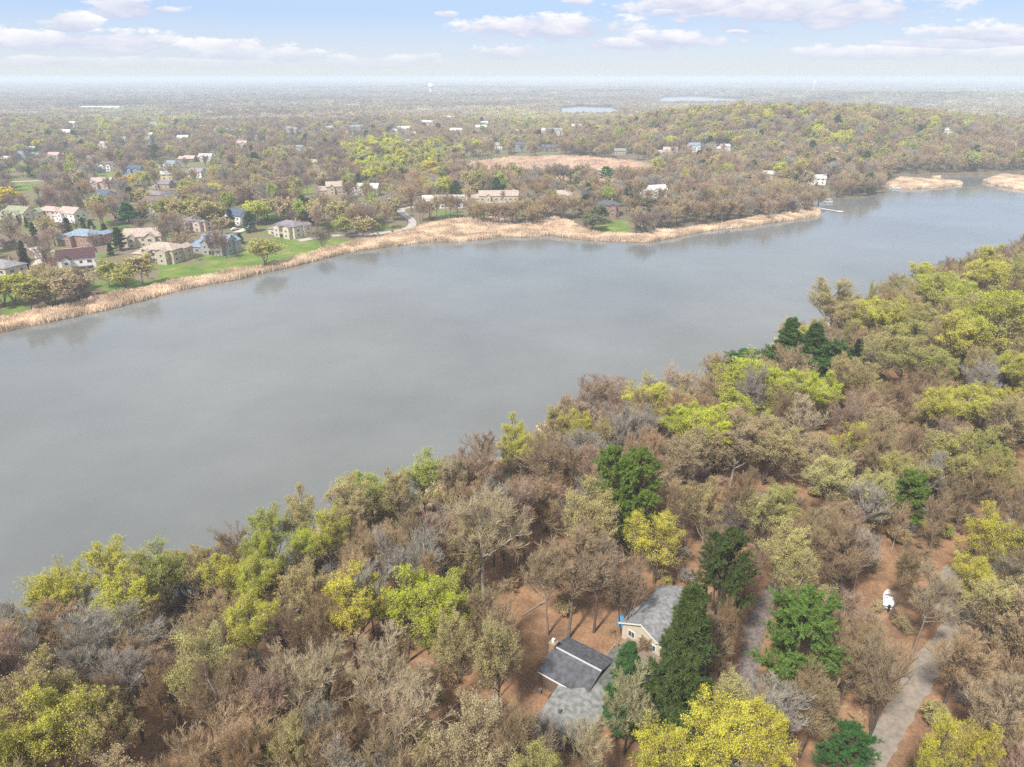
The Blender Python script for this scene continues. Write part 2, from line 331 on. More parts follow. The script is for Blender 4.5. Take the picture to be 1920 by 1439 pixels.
def conifer(seed, kind='pine', H=18., Rc=4., hi=True):
    g = np.random.default_rng(seed); tk = Acc(); cr = Acc(); K = 8
    z = np.linspace(0, H, K); T0 = np.stack([np.cumsum(g.normal(0, 0.05, K)), np.cumsum(g.normal(0, 0.05, K)), z], 1)[None]
    V, Q = prisms(*segs(T0), *poly_r(T0, [0.014*H], [0.03]), s=7); tk.q(V, Q)
    nb = (48 if kind == 'pine' else 120) if hi else 60
    t = np.sort(g.random(nb))**0.9; t = (0.30 if kind == 'pine' else 0.08)+(0.70 if kind == 'pine' else 0.92)*t
    if kind == 'pine':
        lumps = 0.6+0.4*np.sin(t*23+seed)*np.cos(t*11+seed*2)
        rad = Rc*np.sin(np.clip((1.03-t)/0.75, 0, 1)**0.75*np.pi*0.62)*(0.62+0.55*lumps*g.random(nb)+0.1)
        elev = 0.10+0.75*(t-0.3)
    else:
        rad = Rc*np.clip(1.02-t, 0.03, 1)**0.62*(0.62+0.5*g.random(nb)); elev = -0.28+0.75*t
    ph = np.arange(nb)*2.39996+g.normal(0, 0.3, nb); p = T0[0][np.minimum((t*(K-1)).astype(int), K-1)]*[1, 1, 0]+np.stack([0*t, 0*t, t*H], 1)
    d = np.stack([np.cos(ph)*np.cos(elev), np.sin(ph)*np.cos(elev), np.sin(elev)], 1); pts = [p]; cur = d
    for k in range(4):
        cur = nrm(cur+g.normal(0, 0.08, cur.shape)+np.array([0, 0, 0.10])); pts.append(pts[-1]+cur*(rad/4)[:, None])
    B = np.stack(pts, 1)
    V, Q = prisms(*segs(B), *poly_r(B, np.full(nb, 0.06), np.full(nb, 0.02)), s=3); tk.q(V, Q)
    n2 = 12 if hi else 6
    S, ls = kids(g, B, rad, n2, 0.12 if kind == 'spruce' else 0.35, 1.0, 0.85, 0.46, 0.4 if kind == 'pine' else -0.25, K=3, jit=0.15, taper=0.55)
    S = np.concatenate([S, B[:, -3:]]) 
    V, Q = prisms(*segs(S), 0.02, 0.012, s=3); cr.q(V, Q, 0)
    # needle sprays: blades fanned round every shoot
    nt_ = 8 if hi else 3; m = len(S)
    a = g.random((m, nt_)); A = S[:, 0][:, None]*(1-a[..., None])+S[:, 2][:, None]*a[..., None]; A = A.reshape(-1, 3)
    dr = np.repeat(nrm(S[:, 2]-S[:, 0]), nt_, 0)
    nbld = 6 if hi else 5; A = np.repeat(A, nbld, 0)+g.normal(0, 0.09, (len(A)*nbld, 3)); dr = np.repeat(dr, nbld, 0)
    side = nrm(g.normal(0, 1, A.shape)); dd = nrm(dr*0.8+side*0.9+np.array([0, 0, 0.25])); ln = (0.34 if hi else 0.75)*(0.6+0.8*g.random((len(A), 1)))
    wv = nrm(np.cross(dd, side+1e-3))*(0.055 if hi else 0.16)
    V = np.stack([A-wv, A+wv, A+dd*ln], 1).reshape(-1, 3); cr.t(V, np.arange(len(V)).reshape(-1, 3), 0)
    return tk, cr
PROTO = {}
def reg(key, tc_, mats_c, tb=None):
    PROTO[key] = (tc_[0].mesh('trunk', [tb or bark]), tc_[1].mesh('crown', mats_c))
for i in range(10): reg(('bareH', i), deciduous(10+i, 18, 4.6+0.3*(i % 3), True, False, multi=(i % 3 == 2), spread=0.62+0.06*(i % 4)), [twig])
for i in range(6): reg(('leafH', i), deciduous(40+i, 17, 4.7+0.3*(i % 2), True, True, multi=(i % 3 == 1), spread=0.72), [under_twig, leaf])
for i in range(4): reg(('bareM', i), deciduous(70+i, 16, 4.8, False, False, multi=(i % 2 == 1)), [twig])
for i in range(4): reg(('leafM', i), deciduous(90+i, 16, 5.0, False, True, multi=(i % 2 == 1)), [under_twig, leaf])
for i in range(3): reg(('pineH', i), conifer(120+i, 'pine', 18, 5.2, True), [needle], bark_pine)
for i in range(2): reg(('spruceH', i), conifer(140+i, 'spruce', 18, 3.6, True), [needle], bark_pine)
for i in range(2): reg(('pineM', i), conifer(150+i, 'pine', 16, 4.4, False), [needle], bark_pine)
for i in range(2): reg(('spruceM', i), conifer(160+i, 'spruce', 15, 3.4, False), [needle], bark_pine)
NV = {'bareH': 10, 'leafH': 6, 'bareM': 4, 'leafM': 4, 'pineH': 3, 'spruceH': 2, 'pineM': 2, 'spruceM': 2}
def _meas(k):
    H_ = []; R_ = []
    for i in range(NV[k]):
        q = PROTO[(k, i)][1]; v = np.zeros(len(q.vertices)*3, np.float32); q.vertices.foreach_get('co', v); v = v.reshape(-1, 3); c = v[:, :2].mean(0)
        H_.append(np.percentile(v[:, 2], 99.7)); R_.append(np.percentile(np.hypot(*(v[:, :2]-c).T), 93))
    return float(np.mean(H_)), float(np.mean(R_))
PH_old = {'bareH': (18, 4.9), 'leafH': (17, 4.9), 'bareM': (16, 4.8), 'leafM': (16, 5.0), 'pineH': (18, 5.0), 'spruceH': (18, 3.6), 'pineM': (16, 4.4), 'spruceM': (15, 3.4)}

PH = {k: _meas(k) for k in NV}; print(PH)
def tag(o, label=None, cat=None, group=None, kind=None):
    if label: o['label'] = label
    if cat: o['category'] = cat
    if group: o['group'] = group
    if kind: o['kind'] = kind
    return o
def link(name, me, parent=None, loc=None, rz=0.0):
    o = bpy.data.objects.new(name, me); COL.objects.link(o)
    if parent is not None: o.parent = parent
    if loc is not None: o.location = loc
    if rz: o.rotation_euler = (0, 0, rz)
    return o

# ------------------------------------------------------------------ ground
rr = [3.0]
while rr[-1] < 26000: rr.append(rr[-1]*(1.011 if rr[-1] < 1400 else 1.02)+0.02)
rr = np.array(rr)
aa = np.concatenate([np.linspace(-180, -66, 24)[:-1], np.linspace(-66, 66, 400), np.linspace(66, 180, 24)[1:-1]]); aa = np.radians(aa)
RR, AA = np.meshgrid(rr, aa, indexing='ij'); gx = (RR*np.sin(AA)).ravel(); gy = (RR*np.cos(AA)).ravel()
gz = terrain(gx, gy); na = len(aa); nr = len(rr)
gx = np.append(gx, 0.); gy = np.append(gy, 0.); gz = np.append(gz, tz(0, 0))
ii, jj = np.meshgrid(np.arange(nr-1), np.arange(na), indexing='ij'); a = (ii*na+jj).ravel(); b = (ii*na+(jj+1) % na).ravel()
Q = np.stack([a, a+na, b+na, b], 1); T = np.stack([np.full(na, nr*na), np.arange(na), (np.arange(na)+1) % na], 1)
gm = mk('ground', np.stack([gx, gy, gz], 1), Q, T, (), smooth=True)
GP = np.stack([gx, gy], 1); mnear = np.hypot(gx, gy) < 2500
def mask(polys, soft=2.0, reach=2500):
    v = np.zeros(len(GP)); idx = np.where(np.hypot(gx, gy) < reach)[0]; P = GP[idx]
    for q in polys: v[idx] = np.maximum(v[idx], sst(0.5-sdist(P, q)/(2*soft)))
    return v
def attr(me, name, v): at_ = me.attributes.new(name, 'FLOAT', 'POINT'); at_.data.foreach_set('value', np.asarray(v, np.float32))
attr(gm, 'lawn', mask(LAWNS, 3)); attr(gm, 'reed', np.maximum(mask([REED]+ISL, 1.5), mask([MARSH], 6)))
dnn = segdist(GP, near_edge, False); dff = segdist(GP, far_edge, False); dlk = np.full(len(GP), 999.); dlk[mnear] = sdist(GP[mnear], LAKE)
attr(gm, 'litter', ((dnn < dff) | (gy < 40)).astype(float))
attr(gm, 'suburb', sst((-gx+120)/200)*sst((gy-250)/80)*sst((1500-gy)/400))
attr(gm, 'shore', sst(1-np.abs(dlk)/3.0))
m = bpy.data.materials.new('ground'); m.use_nodes = True; t = m.node_tree; nn = t.nodes; lk = t.links.new; bs = nn['Principled BSDF']; bs.inputs['Roughness'].default_value = 0.95; bs.inputs['Specular IOR Level'].default_value = 0.1
geo = nn.new('ShaderNodeNewGeometry')
def noise_(s, d=5, r=0.6):
    n = nn.new('ShaderNodeTexNoise'); n.inputs['Scale'].default_value = s; n.inputs['Detail'].default_value = d; n.inputs['Roughness'].default_value = r; lk(geo.outputs['Position'], n.inputs['Vector']); return n.outputs[0]
def ramp_(f, stops):
    n = nn.new('ShaderNodeValToRGB'); e = n.color_ramp.elements; lk(f, n.inputs[0])
    for i, (p, c) in enumerate(stops):
        q = e[i] if i < 2 else e.new(p); q.position = p; q.color = (*c, 1)
    return n.outputs[0]
def mix_(f, a, b):
    n = nn.new('ShaderNodeMix'); n.data_type = 'RGBA'; lk(f, n.inputs[0])
    lk(a, n.inputs[6]); lk(b, n.inputs[7]); return n.outputs[2]
def att_(name, nsc=None, amp=0.5):
    n = nn.new('ShaderNodeAttribute'); n.attribute_name = name; o = n.outputs['Fac']
    if nsc:
        q = nn.new('ShaderNodeMath'); q.operation = 'MULTIPLY_ADD'; lk(noise_(nsc, 4), q.inputs[0]); q.inputs[1].default_value = amp; lk(o, q.inputs[2])
        r = nn.new('ShaderNodeMapRange'); r.inputs[1].default_value = 0.45+amp*0.5; r.inputs[2].default_value = 0.62+amp*0.5; lk(q.outputs[0], r.inputs[0]); o = r.outputs[0]
    return o
far_c = ramp_(noise_(0.02, 6), [(0.3, (0.12,0.095,0.07)), (0.7, (0.23,0.18,0.13)), (0.52, (0.17,0.14,0.09))])
litter = ramp_(noise_(2.2, 8, 0.8), [(0.34, (0.10,0.055,0.03)), (0.66, (0.50,0.30,0.17)), (0.5, (0.28,0.145,0.075))])
lit2 = ramp_(noise_(0.22, 6, 0.7), [(0.36, (0.12,0.09,0.065)), (0.64, (0.40,0.24,0.14)), (0.5, (0.25,0.15,0.09))])
lm = nn.new('ShaderNodeMix'); lm.data_type = 'RGBA'; lm.inputs[0].default_value = 0.6; lk(litter, lm.inputs[6]); lk(lit2, lm.inputs[7])
grass = ramp_(noise_(0.09, 6), [(0.3, (0.08,0.145,0.03)), (0.72, (0.26,0.25,0.09)), (0.5, (0.14,0.195,0.04))])
subl = ramp_(noise_(0.05, 4), [(0.50, (0.19,0.15,0.10)), (0.62, (0.11,0.20,0.04)), (0.56, (0.17,0.18,0.06))])
reedc = ramp_(noise_(0.25, 6), [(0.3, (0.42,0.28,0.18)), (0.7, (0.70,0.52,0.37))])
dirt = ramp_(noise_(0.8, 4), [(0.3, (0.06,0.045,0.03)), (0.7, (0.16,0.11,0.07))])
c = mix_(att_('suburb'), far_c, subl); c = mix_(att_('litter'), c, lm.outputs[2]); c = mix_(att_('lawn', 0.15, 0.5), c, grass)
c = mix_(att_('reed'), c, reedc); c = mix_(att_('shore'), c, dirt); lk(c, bs.inputs['Base Color'])
bp = nn.new('ShaderNodeBump'); bp.inputs['Strength'].default_value = 0.6; bp.inputs['Distance'].default_value = 0.15; lk(noise_(2.5, 6), bp.inputs['Height']); lk(bp.outputs[0], bs.inputs['Normal'])
gm.materials.append(m)
tag(link('ground', gm), kind='structure')

# ------------------------------------------------------------------ water
wm = bpy.data.materials.new('water'); wm.use_nodes = True; t = wm.node_tree; nn = t.nodes; lk = t.links.new; bs = nn['Principled BSDF']
bs.inputs['IOR'].default_value = 1.333; geo = nn.new('ShaderNodeNewGeometry')
cc = ramp_(noise_(0.012, 4), [(0.3, (0.128,0.133,0.129)), (0.7, (0.185,0.192,0.187))]); lk(cc, bs.inputs['Base Color'])
n = nn.new('ShaderNodeMapRange'); n.inputs[1].default_value = 0.35; n.inputs[2].default_value = 0.65; n.inputs[3].default_value = 0.03; n.inputs[4].default_value = 0.11; lk(noise_(0.016, 4), n.inputs[0]); lk(n.outputs[0], bs.inputs['Roughness'])
b1 = nn.new('ShaderNodeBump'); b1.inputs['Strength'].default_value = 0.6; b1.inputs['Distance'].default_value = 0.07; lk(noise_(1.1, 5, 0.7), b1.inputs['Height'])
b2 = nn.new('ShaderNodeBump'); b2.inputs['Strength'].default_value = 0.10; b2.inputs['Distance'].default_value = 0.5; lk(noise_(0.22, 4, 0.6), b2.inputs['Height']); lk(b2.outputs[0], b1.inputs['Normal'])
rf = nn.new('ShaderNodeMapRange'); rf.inputs[1].default_value = 0.38; rf.inputs[2].default_value = 0.62; rf.inputs[3].default_value = 0.10; rf.inputs[4].default_value = 0.42; lk(noise_(0.013, 5, 0.6), rf.inputs[0]); lk(rf.outputs[0], b1.inputs['Strength'])
lk(b1.outputs[0], bs.inputs['Normal'])
wm2 = pmat('windblown_water', (0.30,0.32,0.33), rough=0.35, spec=0.5)  # reflected sky brightness put into the pale base colour, besides the wind roughness
def sheet(name, poly, z, mat, kind='structure'):
    me = bpy.data.meshes.new(name); me.from_pydata([(p[0], p[1], z) for p in poly], [], [list(range(len(poly)))]); me.materials.append(mat); me.update()
    if me.polygons[0].normal.z < 0: me.flip_normals()
    return tag(link(name, me), kind=kind)
# one sheet a little larger than the lake; the banks rise through it
big = LAKE.copy(); cen = LAKE.mean(0)
lk_poly = np.vstack([offset(far_edge, 9.0), offset(near_edge, -9.0)[::-1]])
sheet('lake_water', lk_poly, 0.0, wm)
def grow(q, d): c = q.mean(0); v = q-c; return c+v*(1+d/np.linalg.norm(v, axis=1, keepdims=True))
sheet('distant_lake_water', grow(FL1, 12), 4.0, wm2); sheet('distant_lake_water', grow(FL2, 12), 4.0, wm2)

# ------------------------------------------------------------------ roads
def strip(name, pts, width, mat, lift=0.06, kind='structure', sub=6):
    P = np.array(pts, float); n = len(P); tt = np.linspace(0, n-1, (n-1)*sub+1); out_ = []
    for q in tt:
        i = min(int(q), n-2); f = q-i; p0 = P[max(i-1, 0)]; p1 = P[i]; p2 = P[i+1]; p3 = P[min(i+2, n-1)]
        out_.append(0.5*((2*p1)+(-p0+p2)*f+(2*p0-5*p1+4*p2-p3)*f*f+(-p0+3*p1-3*p2+p3)*f**3))
    C = np.array(out_); cols = []
    for o in (-0.5, -0.25, 0, 0.25, 0.5):
        e = offset(C, o*width)+(rng.normal(0, 0.16, C.shape) if abs(o) == .5 and width < 4.5 else 0); z = terrain(e[:, 0], e[:, 1])+lift; cols.append(np.column_stack([e, z]))
    V = np.stack(cols, 1).reshape(-1, 3); k = 5; Q = []
    for i in range(len(C)-1):
        for j in range(k-1): Q.append((i*k+j, i*k+j+1, (i+1)*k+j+1, (i+1)*k+j))
    me = mk(name, V, np.array(Q), None, [mat], smooth=True); 
    if me.polygons[0].normal.z < 0: me.flip_normals()
    return tag(link(name, me), kind=kind), C
road_pts = []
for nm, wd, px, colr in ROADS:
    pts = [gp(u, v)[:2] for u, v in px]
    mt = pmat('road_%02d' % len(road_pts), colr, noise=0.12, scale=0.2, coord='Generated')
    o, C = strip('suburban_road', pts, wd, mt, 0.16); road_pts.append((C, wd))
gravel = pmat('gravel', (0.27,0.235,0.20), col2=(0.29,0.235,0.185), noise=0.22, scale=1.3, bump=0.5, bscale=30)
tarm = pmat('old_asphalt', (0.14,0.12,0.11), col2=(0.20,0.16,0.14), noise=0.2, scale=2, bump=0.3, bscale=20)
_, D1 = strip('gravel_drive', DRIVE, 3.5, gravel, 0.12); _, D2 = strip('asphalt_driveway', DRIVE2, 2.8, tarm, 0.10)
_, D3 = strip('gravel_turnout', np.array([(71,90),(75,93.5),(79,97),(82,100)]), 7.0, gravel, 0.116)
road_pts += [(D1, 4.2), (D2, 3.8), (D3, 9.0)]
# ------------------------------------------------------------------ houses
def solid(verts, faces): return (np.array(verts, float), faces)
def build(name, solids, mats, parent=None, loc=None, rz=0.0):
    V = []; Fc = []; mi = []; n = 0
    for s in solids:
        v, f = s[0], s[1]; V += [tuple(p) for p in v]; Fc += [[i+n for i in q] for q in f]; mi += [s[2] if len(s) > 2 else 0]*len(f); n += len(v)
    me = bpy.data.meshes.new(name); me.from_pydata(V, [], Fc); 
    for m_ in mats: me.materials.append(m_)
    me.polygons.foreach_set('material_index', mi); me.update()
    import bmesh
    bm = bmesh.new(); bm.from_mesh(me); bmesh.ops.recalc_face_normals(bm, faces=bm.faces); bm.to_mesh(me); bm.free()
    return link(name, me, parent, loc, rz)
BF = [[0,1,2,3],[7,6,5,4],[0,4,5,1],[1,5,6,2],[2,6,7,3],[3,7,4,0]]
def box(x0, x1, y0, y1, z0, z1, mi=0): return (np.array([(x0,y0,z0),(x1,y0,z0),(x1,y1,z0),(x0,y1,z0),(x0,y0,z1),(x1,y0,z1),(x1,y1,z1),(x0,y1,z1)], float), BF, mi)
def xf(s, cx, cy, a, z=0.0):
    c, si = math.cos(a), math.sin(a); v = s[0].copy(); x = v[:, 0]*c-v[:, 1]*si+cx; y = v[:, 0]*si+v[:, 1]*c+cy; v[:, 0] = x; v[:, 1] = y; v[:, 2] += z
    return (v,)+tuple(s[1:])
def gable_body(w, d, h, p):
    w2, d2 = w/2, d/2; r = d2*p
    v = [(-w2,-d2,-0.8),(w2,-d2,-0.8),(w2,d2,-0.8),(-w2,d2,-0.8),(-w2,-d2,h),(w2,-d2,h),(w2,d2,h),(-w2,d2,h),(-w2,0,h+r),(w2,0,h+r)]
    return solid(v, [[3,2,1,0],[0,1,5,4],[2,3,7,6],[1,2,6,9,5],[3,0,4,8,7],[4,5,9,8],[6,7,8,9]])
def gable_roof(w, d, h, p, oh=0.45, th=0.2):
    w2, d2 = w/2+oh, d/2+oh; r = (d/2)*p; e = oh*p; z = 0.03
    o = []
    for s in (-1, 1):
        v = [(-w2,s*d2,h-e+z),(w2,s*d2,h-e+z),(w2,0,h+r+z),(-w2,0,h+r+z),(-w2,s*d2,h-e+th+z),(w2,s*d2,h-e+th+z),(w2,0,h+r+th+z),(-w2,0,h+r+th+z)]
        o.append(solid(v, BF))
    return o
def hip_roof(w, d, h, p, oh=0.5):
    w2, d2 = w/2+oh, d/2+oh; r = d2*p; k = max(w2-d2, 0.15)
    v = [(-w2,-d2,h),(w2,-d2,h),(w2,d2,h),(-w2,d2,h),(-w2,-d2,h+.18),(w2,-d2,h+.18),(w2,d2,h+.18),(-w2,d2,h+.18),(-k,0,h+r+.18),(k,0,h+r+.18)]
    return [solid(v, [[3,2,1,0],[0,1,5,4],[1,2,6,5],[2,3,7,6],[3,0,4,7],[4,5,9,8],[6,7,8,9],[5,6,9],[7,4,8]])]
C_ = {'white': (0.74,0.73,0.70), 'cream': (0.55,0.48,0.38), 'beige': (0.48,0.40,0.30), 'tan': (0.42,0.33,0.24), 'grey': (0.33,0.33,0.33), 'brick': (0.30,0.17,0.13), 'blue': (0.19,0.27,0.35), 'dark': (0.12,0.11,0.11), 'brown': (0.17,0.12,0.09), 'green': (0.22,0.30,0.25), 'pinkish': (0.55,0.42,0.37), 'yellow': (0.62,0.52,0.28)}
RC_ = {'grey': (0.22,0.215,0.22), 'dark grey': (0.09,0.09,0.10), 'blue-grey': (0.20,0.25,0.31), 'dark blue': (0.075,0.10,0.15), 'brown': (0.15,0.11,0.09), 'maroon': (0.075,0.035,0.04), 'tan': (0.36,0.29,0.24), 'pinkish': (0.40,0.30,0.27), 'white': (0.6,0.6,0.6), 'weathered': (0.13,0.13,0.115), 'purple-grey': (0.20,0.17,0.19), 'light grey': (0.42,0.41,0.39), 'mid grey': (0.20,0.20,0.19), 'olive': (0.25,0.26,0.17)}
def wallm(c): return pmat(c+'_siding', C_[c], noise=0.10, scale=1.2, rough=0.7, bump=0.15, bscale=5)
def roofm(c): return pmat(c+'_shingles', RC_[c], col2=tuple(q*1.15 for q in RC_[c]), noise=0.35, scale=1.4, rough=0.9, bump=0.5, bscale=9)
trim = pmat('white_trim', (0.72,0.72,0.70), rough=0.6); glass = pmat('window_glass', (0.07,0.08,0.095), rough=0.12, spec=0.6)
deckm = pmat('deck_boards', (0.26,0.20,0.16), noise=0.25, scale=3); concrete = pmat('concrete', (0.45,0.42,0.38), noise=0.15, scale=1)
brickm = pmat('chimney_brick', (0.32,0.20,0.15), noise=0.3, scale=4)
win_cache = {}
def window_mesh(w, h, panes=1):
    k = (round(w, 1), round(h, 1), panes)
    if k not in win_cache:
        s = [box(-w/2-.09, w/2+.09, -0.07, 0.02, -.09, h+.09, 0)]
        pw = w/panes
        for i in range(panes): s.append(box(-w/2+i*pw+.04, -w/2+(i+1)*pw-.04, -0.10, -0.071, 0.03, h-.03, 1))
        o = build('window', s, [trim, glass]); win_cache[k] = o.data; bpy.data.objects.remove(o)
    return win_cache[k]
HOUSES = []
def make_house(name, x, y, rot, wings, wcol, rcol, label, group=None, chim=None, deck=None, cat='house', door=None, win=True, base=None):
    z = (tz(x, y) if base is None else base); a = R(rot)
    e = bpy.data.objects.new(name, None); COL.objects.link(e); e.location = (x, y, z); e.rotation_euler = (0, 0, a)
    tag(e, label, cat, group)
    ws, rs, wins = [], [], []
    for k, (cx, cy, w_, d_, h_, p_, ty, wa) in enumerate(wings):
        wr = R(wa); dz = 0.003*k
        if ty == 'gable': ws.append(xf(gable_body(w_, d_, h_, p_), cx, cy, wr)); rs += [xf(q, cx, cy, wr, dz) for q in gable_roof(w_, d_, h_, p_)]
        elif ty == 'hip': ws.append(xf(box(-w_/2, w_/2, -d_/2, d_/2, -0.8, h_), cx, cy, wr)); rs += [xf(q, cx, cy, wr, dz) for q in hip_roof(w_, d_, h_, p_)]
        else: ws.append(xf(box(-w_/2, w_/2, -d_/2, d_/2, -0.8, h_), cx, cy, wr)); rs += [xf(box(-w_/2-.4, w_/2+.4, -d_/2-.4, d_/2+.4, h_, h_+.22), cx, cy, wr, dz)]
        if win:
            fl = [0.9] if h_ < 4 else [0.9, 3.6]
            for side in range(4):
                L_ = w_ if side % 2 == 0 else d_; off_ = (d_ if side % 2 == 0 else w_)/2; sa = wr+side*math.pi/2
                nw = a+sa-math.pi/2; 
                if math.cos(nw)*(-x)+math.sin(nw)*(-y) < 0.15*math.hypot(x, y): continue
                nn_ = max(1, int((L_-1.2)/3.5))
                for f0 in fl:
                    for i in range(nn_):
                        lx = (i-(nn_-1)/2)*(L_-1.4)/max(nn_, 1)
                        wx, wh, pn = (1.3, 1.3, 1) if (i+k+int(f0)) % 3 else (2.0, 1.4, 2)
                        if f0 + wh > h_-0.15: continue
                        px_ = cx+math.cos(sa)*lx+math.sin(sa)*off_; py_ = cy+math.sin(sa)*lx-math.cos(sa)*off_
                        # skip when the spot lies inside another wing
                        bad = False
                        for k2, (c2x, c2y, w2, d2, h2, p2, t2, a2) in enumerate(wings):
                            if k2 == k: continue
                            dx, dy = px_-c2x, py_-c2y; ca, sa2 = math.cos(-R(a2)), math.sin(-R(a2)); u_, v_ = dx*ca-dy*sa2, dx*sa2+dy*ca
                            if abs(u_) < w2/2+.8 and abs(v_) < d2/2+.8 and f0 < h2: bad = True
                        if not bad: wins.append((px_, py_, f0, sa, wx, wh, pn))
    build('wall', ws, [wallm(wcol)], e); roof = build('roof', rs, [roofm(rcol)], e) if isinstance(rcol, str) else None
    if roof is None:
        for k, rc_ in list(enumerate(rcol))[::-1]: roof = build('roof', [xf(q, wings[k][0], wings[k][1], R(wings[k][7]), 0.003*k) for q in gable_roof(*wings[k][2:6])], [roofm(rc_)], e)
    for (px_, py_, f0, sa, wx, wh, pn) in wins[:26]:
        o = link('window', window_mesh(wx, wh, pn), e, (px_, py_, f0), sa)
    if chim:
        cx, cy, ch = chim; link_ = build('chimney', [box(cx-.55, cx+.55, cy-.4, cy+.4, 0.5, ch), box(cx-.65, cx+.65, cy-.5, cy+.5, ch+.001, ch+.18), box(cx-.25, cx+.25, cy-.2, cy+.2, ch+.181, ch+.5)], [brickm], roof)
    if deck:
        x0, x1, y0, y1, hz = deck; s = [box(x0, x1, y0, y1, hz-.2, hz)]
        for px_ in np.linspace(x0+.15, x1-.15, 5):
            s.append(box(px_-.09, px_+.09, y0+.06, y0+.24, -0.8, hz-.201)); s.append(box(px_-.05, px_+.05, y0+.03, y0+.13, hz+.001, hz+1.0, 1))
        s += [box(x0, x1, y0+.02, y0+.14, hz+1.001, hz+1.1, 1), box(x0, x1, y0+.04, y0+.12, hz+.4, hz+.48, 1)]
        s += [box(x0+i*0.3, x0+i*0.3+.05, y0+.05, y0+.11, hz+.005, hz+.998, 1) for i in range(1, int((x1-x0)/.3))]
        build('deck', s, [deckm, trim], e)
    if door:
        dx, dy, da, dw = door; build('door', [box(-dw/2, dw/2, -0.1, 0.02, -0.02, 2.1, 0), box(-dw/2+.1, dw/2-.1, -.13, -.101, .1, 1.95, 1)], [trim, wallm('brown')], e, (dx, dy, 0.02), R(da))
    rad = max(math.hypot(q[0], q[1])+max(q[2], q[3])/2 for q in wings); hh = max(q[4]+q[3]/2*q[5] for q in wings)
    HOUSES.append((x, y, z, rad, hh, e)); return e
def std(W=16, D=9, h=5.6, p=0.6, ty='gable', wing=1):
    w_ = [(0, 0, W, D, h, p, ty, 0)]
    if wing >= 1: w_.append((-W*0.26+random.uniform(-.5, .5), -D*0.5+.2, D*0.45, 3.4+random.random(), h-random.choice([.15, .4]), p*1.2, 'gable', 90))
    if wing >= 1 and random.random() < .6: w_.append((W*0.40, D*0.45, D*0.6, W*.34, h*.94, p, 'gable', 90))
    if wing >= 1: w_.append((-W*0.5-2.6, -0.6, 7, D*0.8, h*0.55 if h > 4 else h*.9, p, ty, 0))
    if wing >= 2: w_.append((W*0.22, -D*0.42, D*0.62, W*0.3, h*0.98, p*1.05, 'gable', 90))
    return w_
# near bank
g_ = (23.7, 85.95)
cot = make_house('cottage', g_[0], g_[1], 47, [(0, 0, 11, 6.9, 3.0, 0.52, 'gable', 0)], 'cream', 'grey', 'cream-walled cottage with a grey gable roof half hidden by the tall spruce', win=False)
wl = window_mesh(1.1, 1.0, 2)
for ly, lz in ((1.7, 1.2), (-2.1, 1.0), (0.1, 3.0-0.2)):
    if lz < 2.5: link('window', wl, cot, (-5.5, ly, lz), -math.pi/2)
build('door', [box(-.55, .55, -.1, .02, 0, 2.1, 0), box(-.42, .42, -.13, -.101, .1, 2.0, 1)], [trim, wallm('brown')], cot, (-5.5, -0.3, 0.15), -math.pi/2)
for s in (-1, 1):
    v = [(-5.98, s*3.95, 2.72),(-5.98, 0, 4.78),(-5.98, 0, 5.03),(-5.98, s*3.95, 2.97)]; v += [(-6.02, q[1], q[2]) for q in v]
    build('fascia_board', [solid(v, BF)], [trim], cot)
link('window', wl, cot, (-1.5, -3.45, 1.2), 0)
mh = make_house('main_house', 9.4, 75.6, -36, [(0, 0, 7.2, 7.4, 3.0, 0.32, 'gable', 0), (6.2, 2.4, 6.6, 7.0, 2.75, 0.16, 'gable', 78), (3.4, -5.6, 10.0, 6.4, 2.55, 0.20, 'gable', 95)], 'brown', ('dark grey', 'weathered', 'mid grey'), 'dark-roofed low house with a white ridge strip and joined grey wings', win=False)
lrp = [c for c in mh.children if c.name.startswith('roof')][-1]
build('ridge_cap', [box(-3.95, 4.05, -.13, .13, 4.36, 4.46)], [pmat('pale_metal', (0.48,0.48,0.49), rough=0.5)], lrp)
build('chimney', [box(-4.5, -3.6, -.5, .5, -0.5, 5.0), box(-4.6, -3.5, -.6, .6, 5.001, 5.15), box(-4.25, -3.85, -.2, .2, 5.151, 5.75, 1)], [pmat('tan_stone', (0.30,0.22,0.14), noise=0.3, scale=3), trim], lrp)
build('eave_trim', [box(-4.05, 4.05, -4.25, -4.18, 2.72, 2.95)], [trim], lrp)
for lx, ly, lz in ((-1.5,-7.2,0), (2.5,-8.5,0), (6.4,4.5,0)):
    build('roof_vent', [box(lx-.2, lx+.2, ly-.2, ly+.2, 3.0, 3.75)], [wallm('dark')], lrp)
make_house('dark_roofed_house', *gp(1400, 975)[:2], 25, std(10, 7, 3.0, 0.5, 'gable', 1), 'brown', 'brown', 'dark brown house under bare trees above the driveway, roof barely visible', win=False)
make_house('screened_house', *gp(1275, 895)[:2], -12, std(11, 6, 3.0, 0.35, 'gable', 0), 'brown', 'brown', 'long brown-roofed house behind the twin-crowned pine, screened by bare trees', win=False)
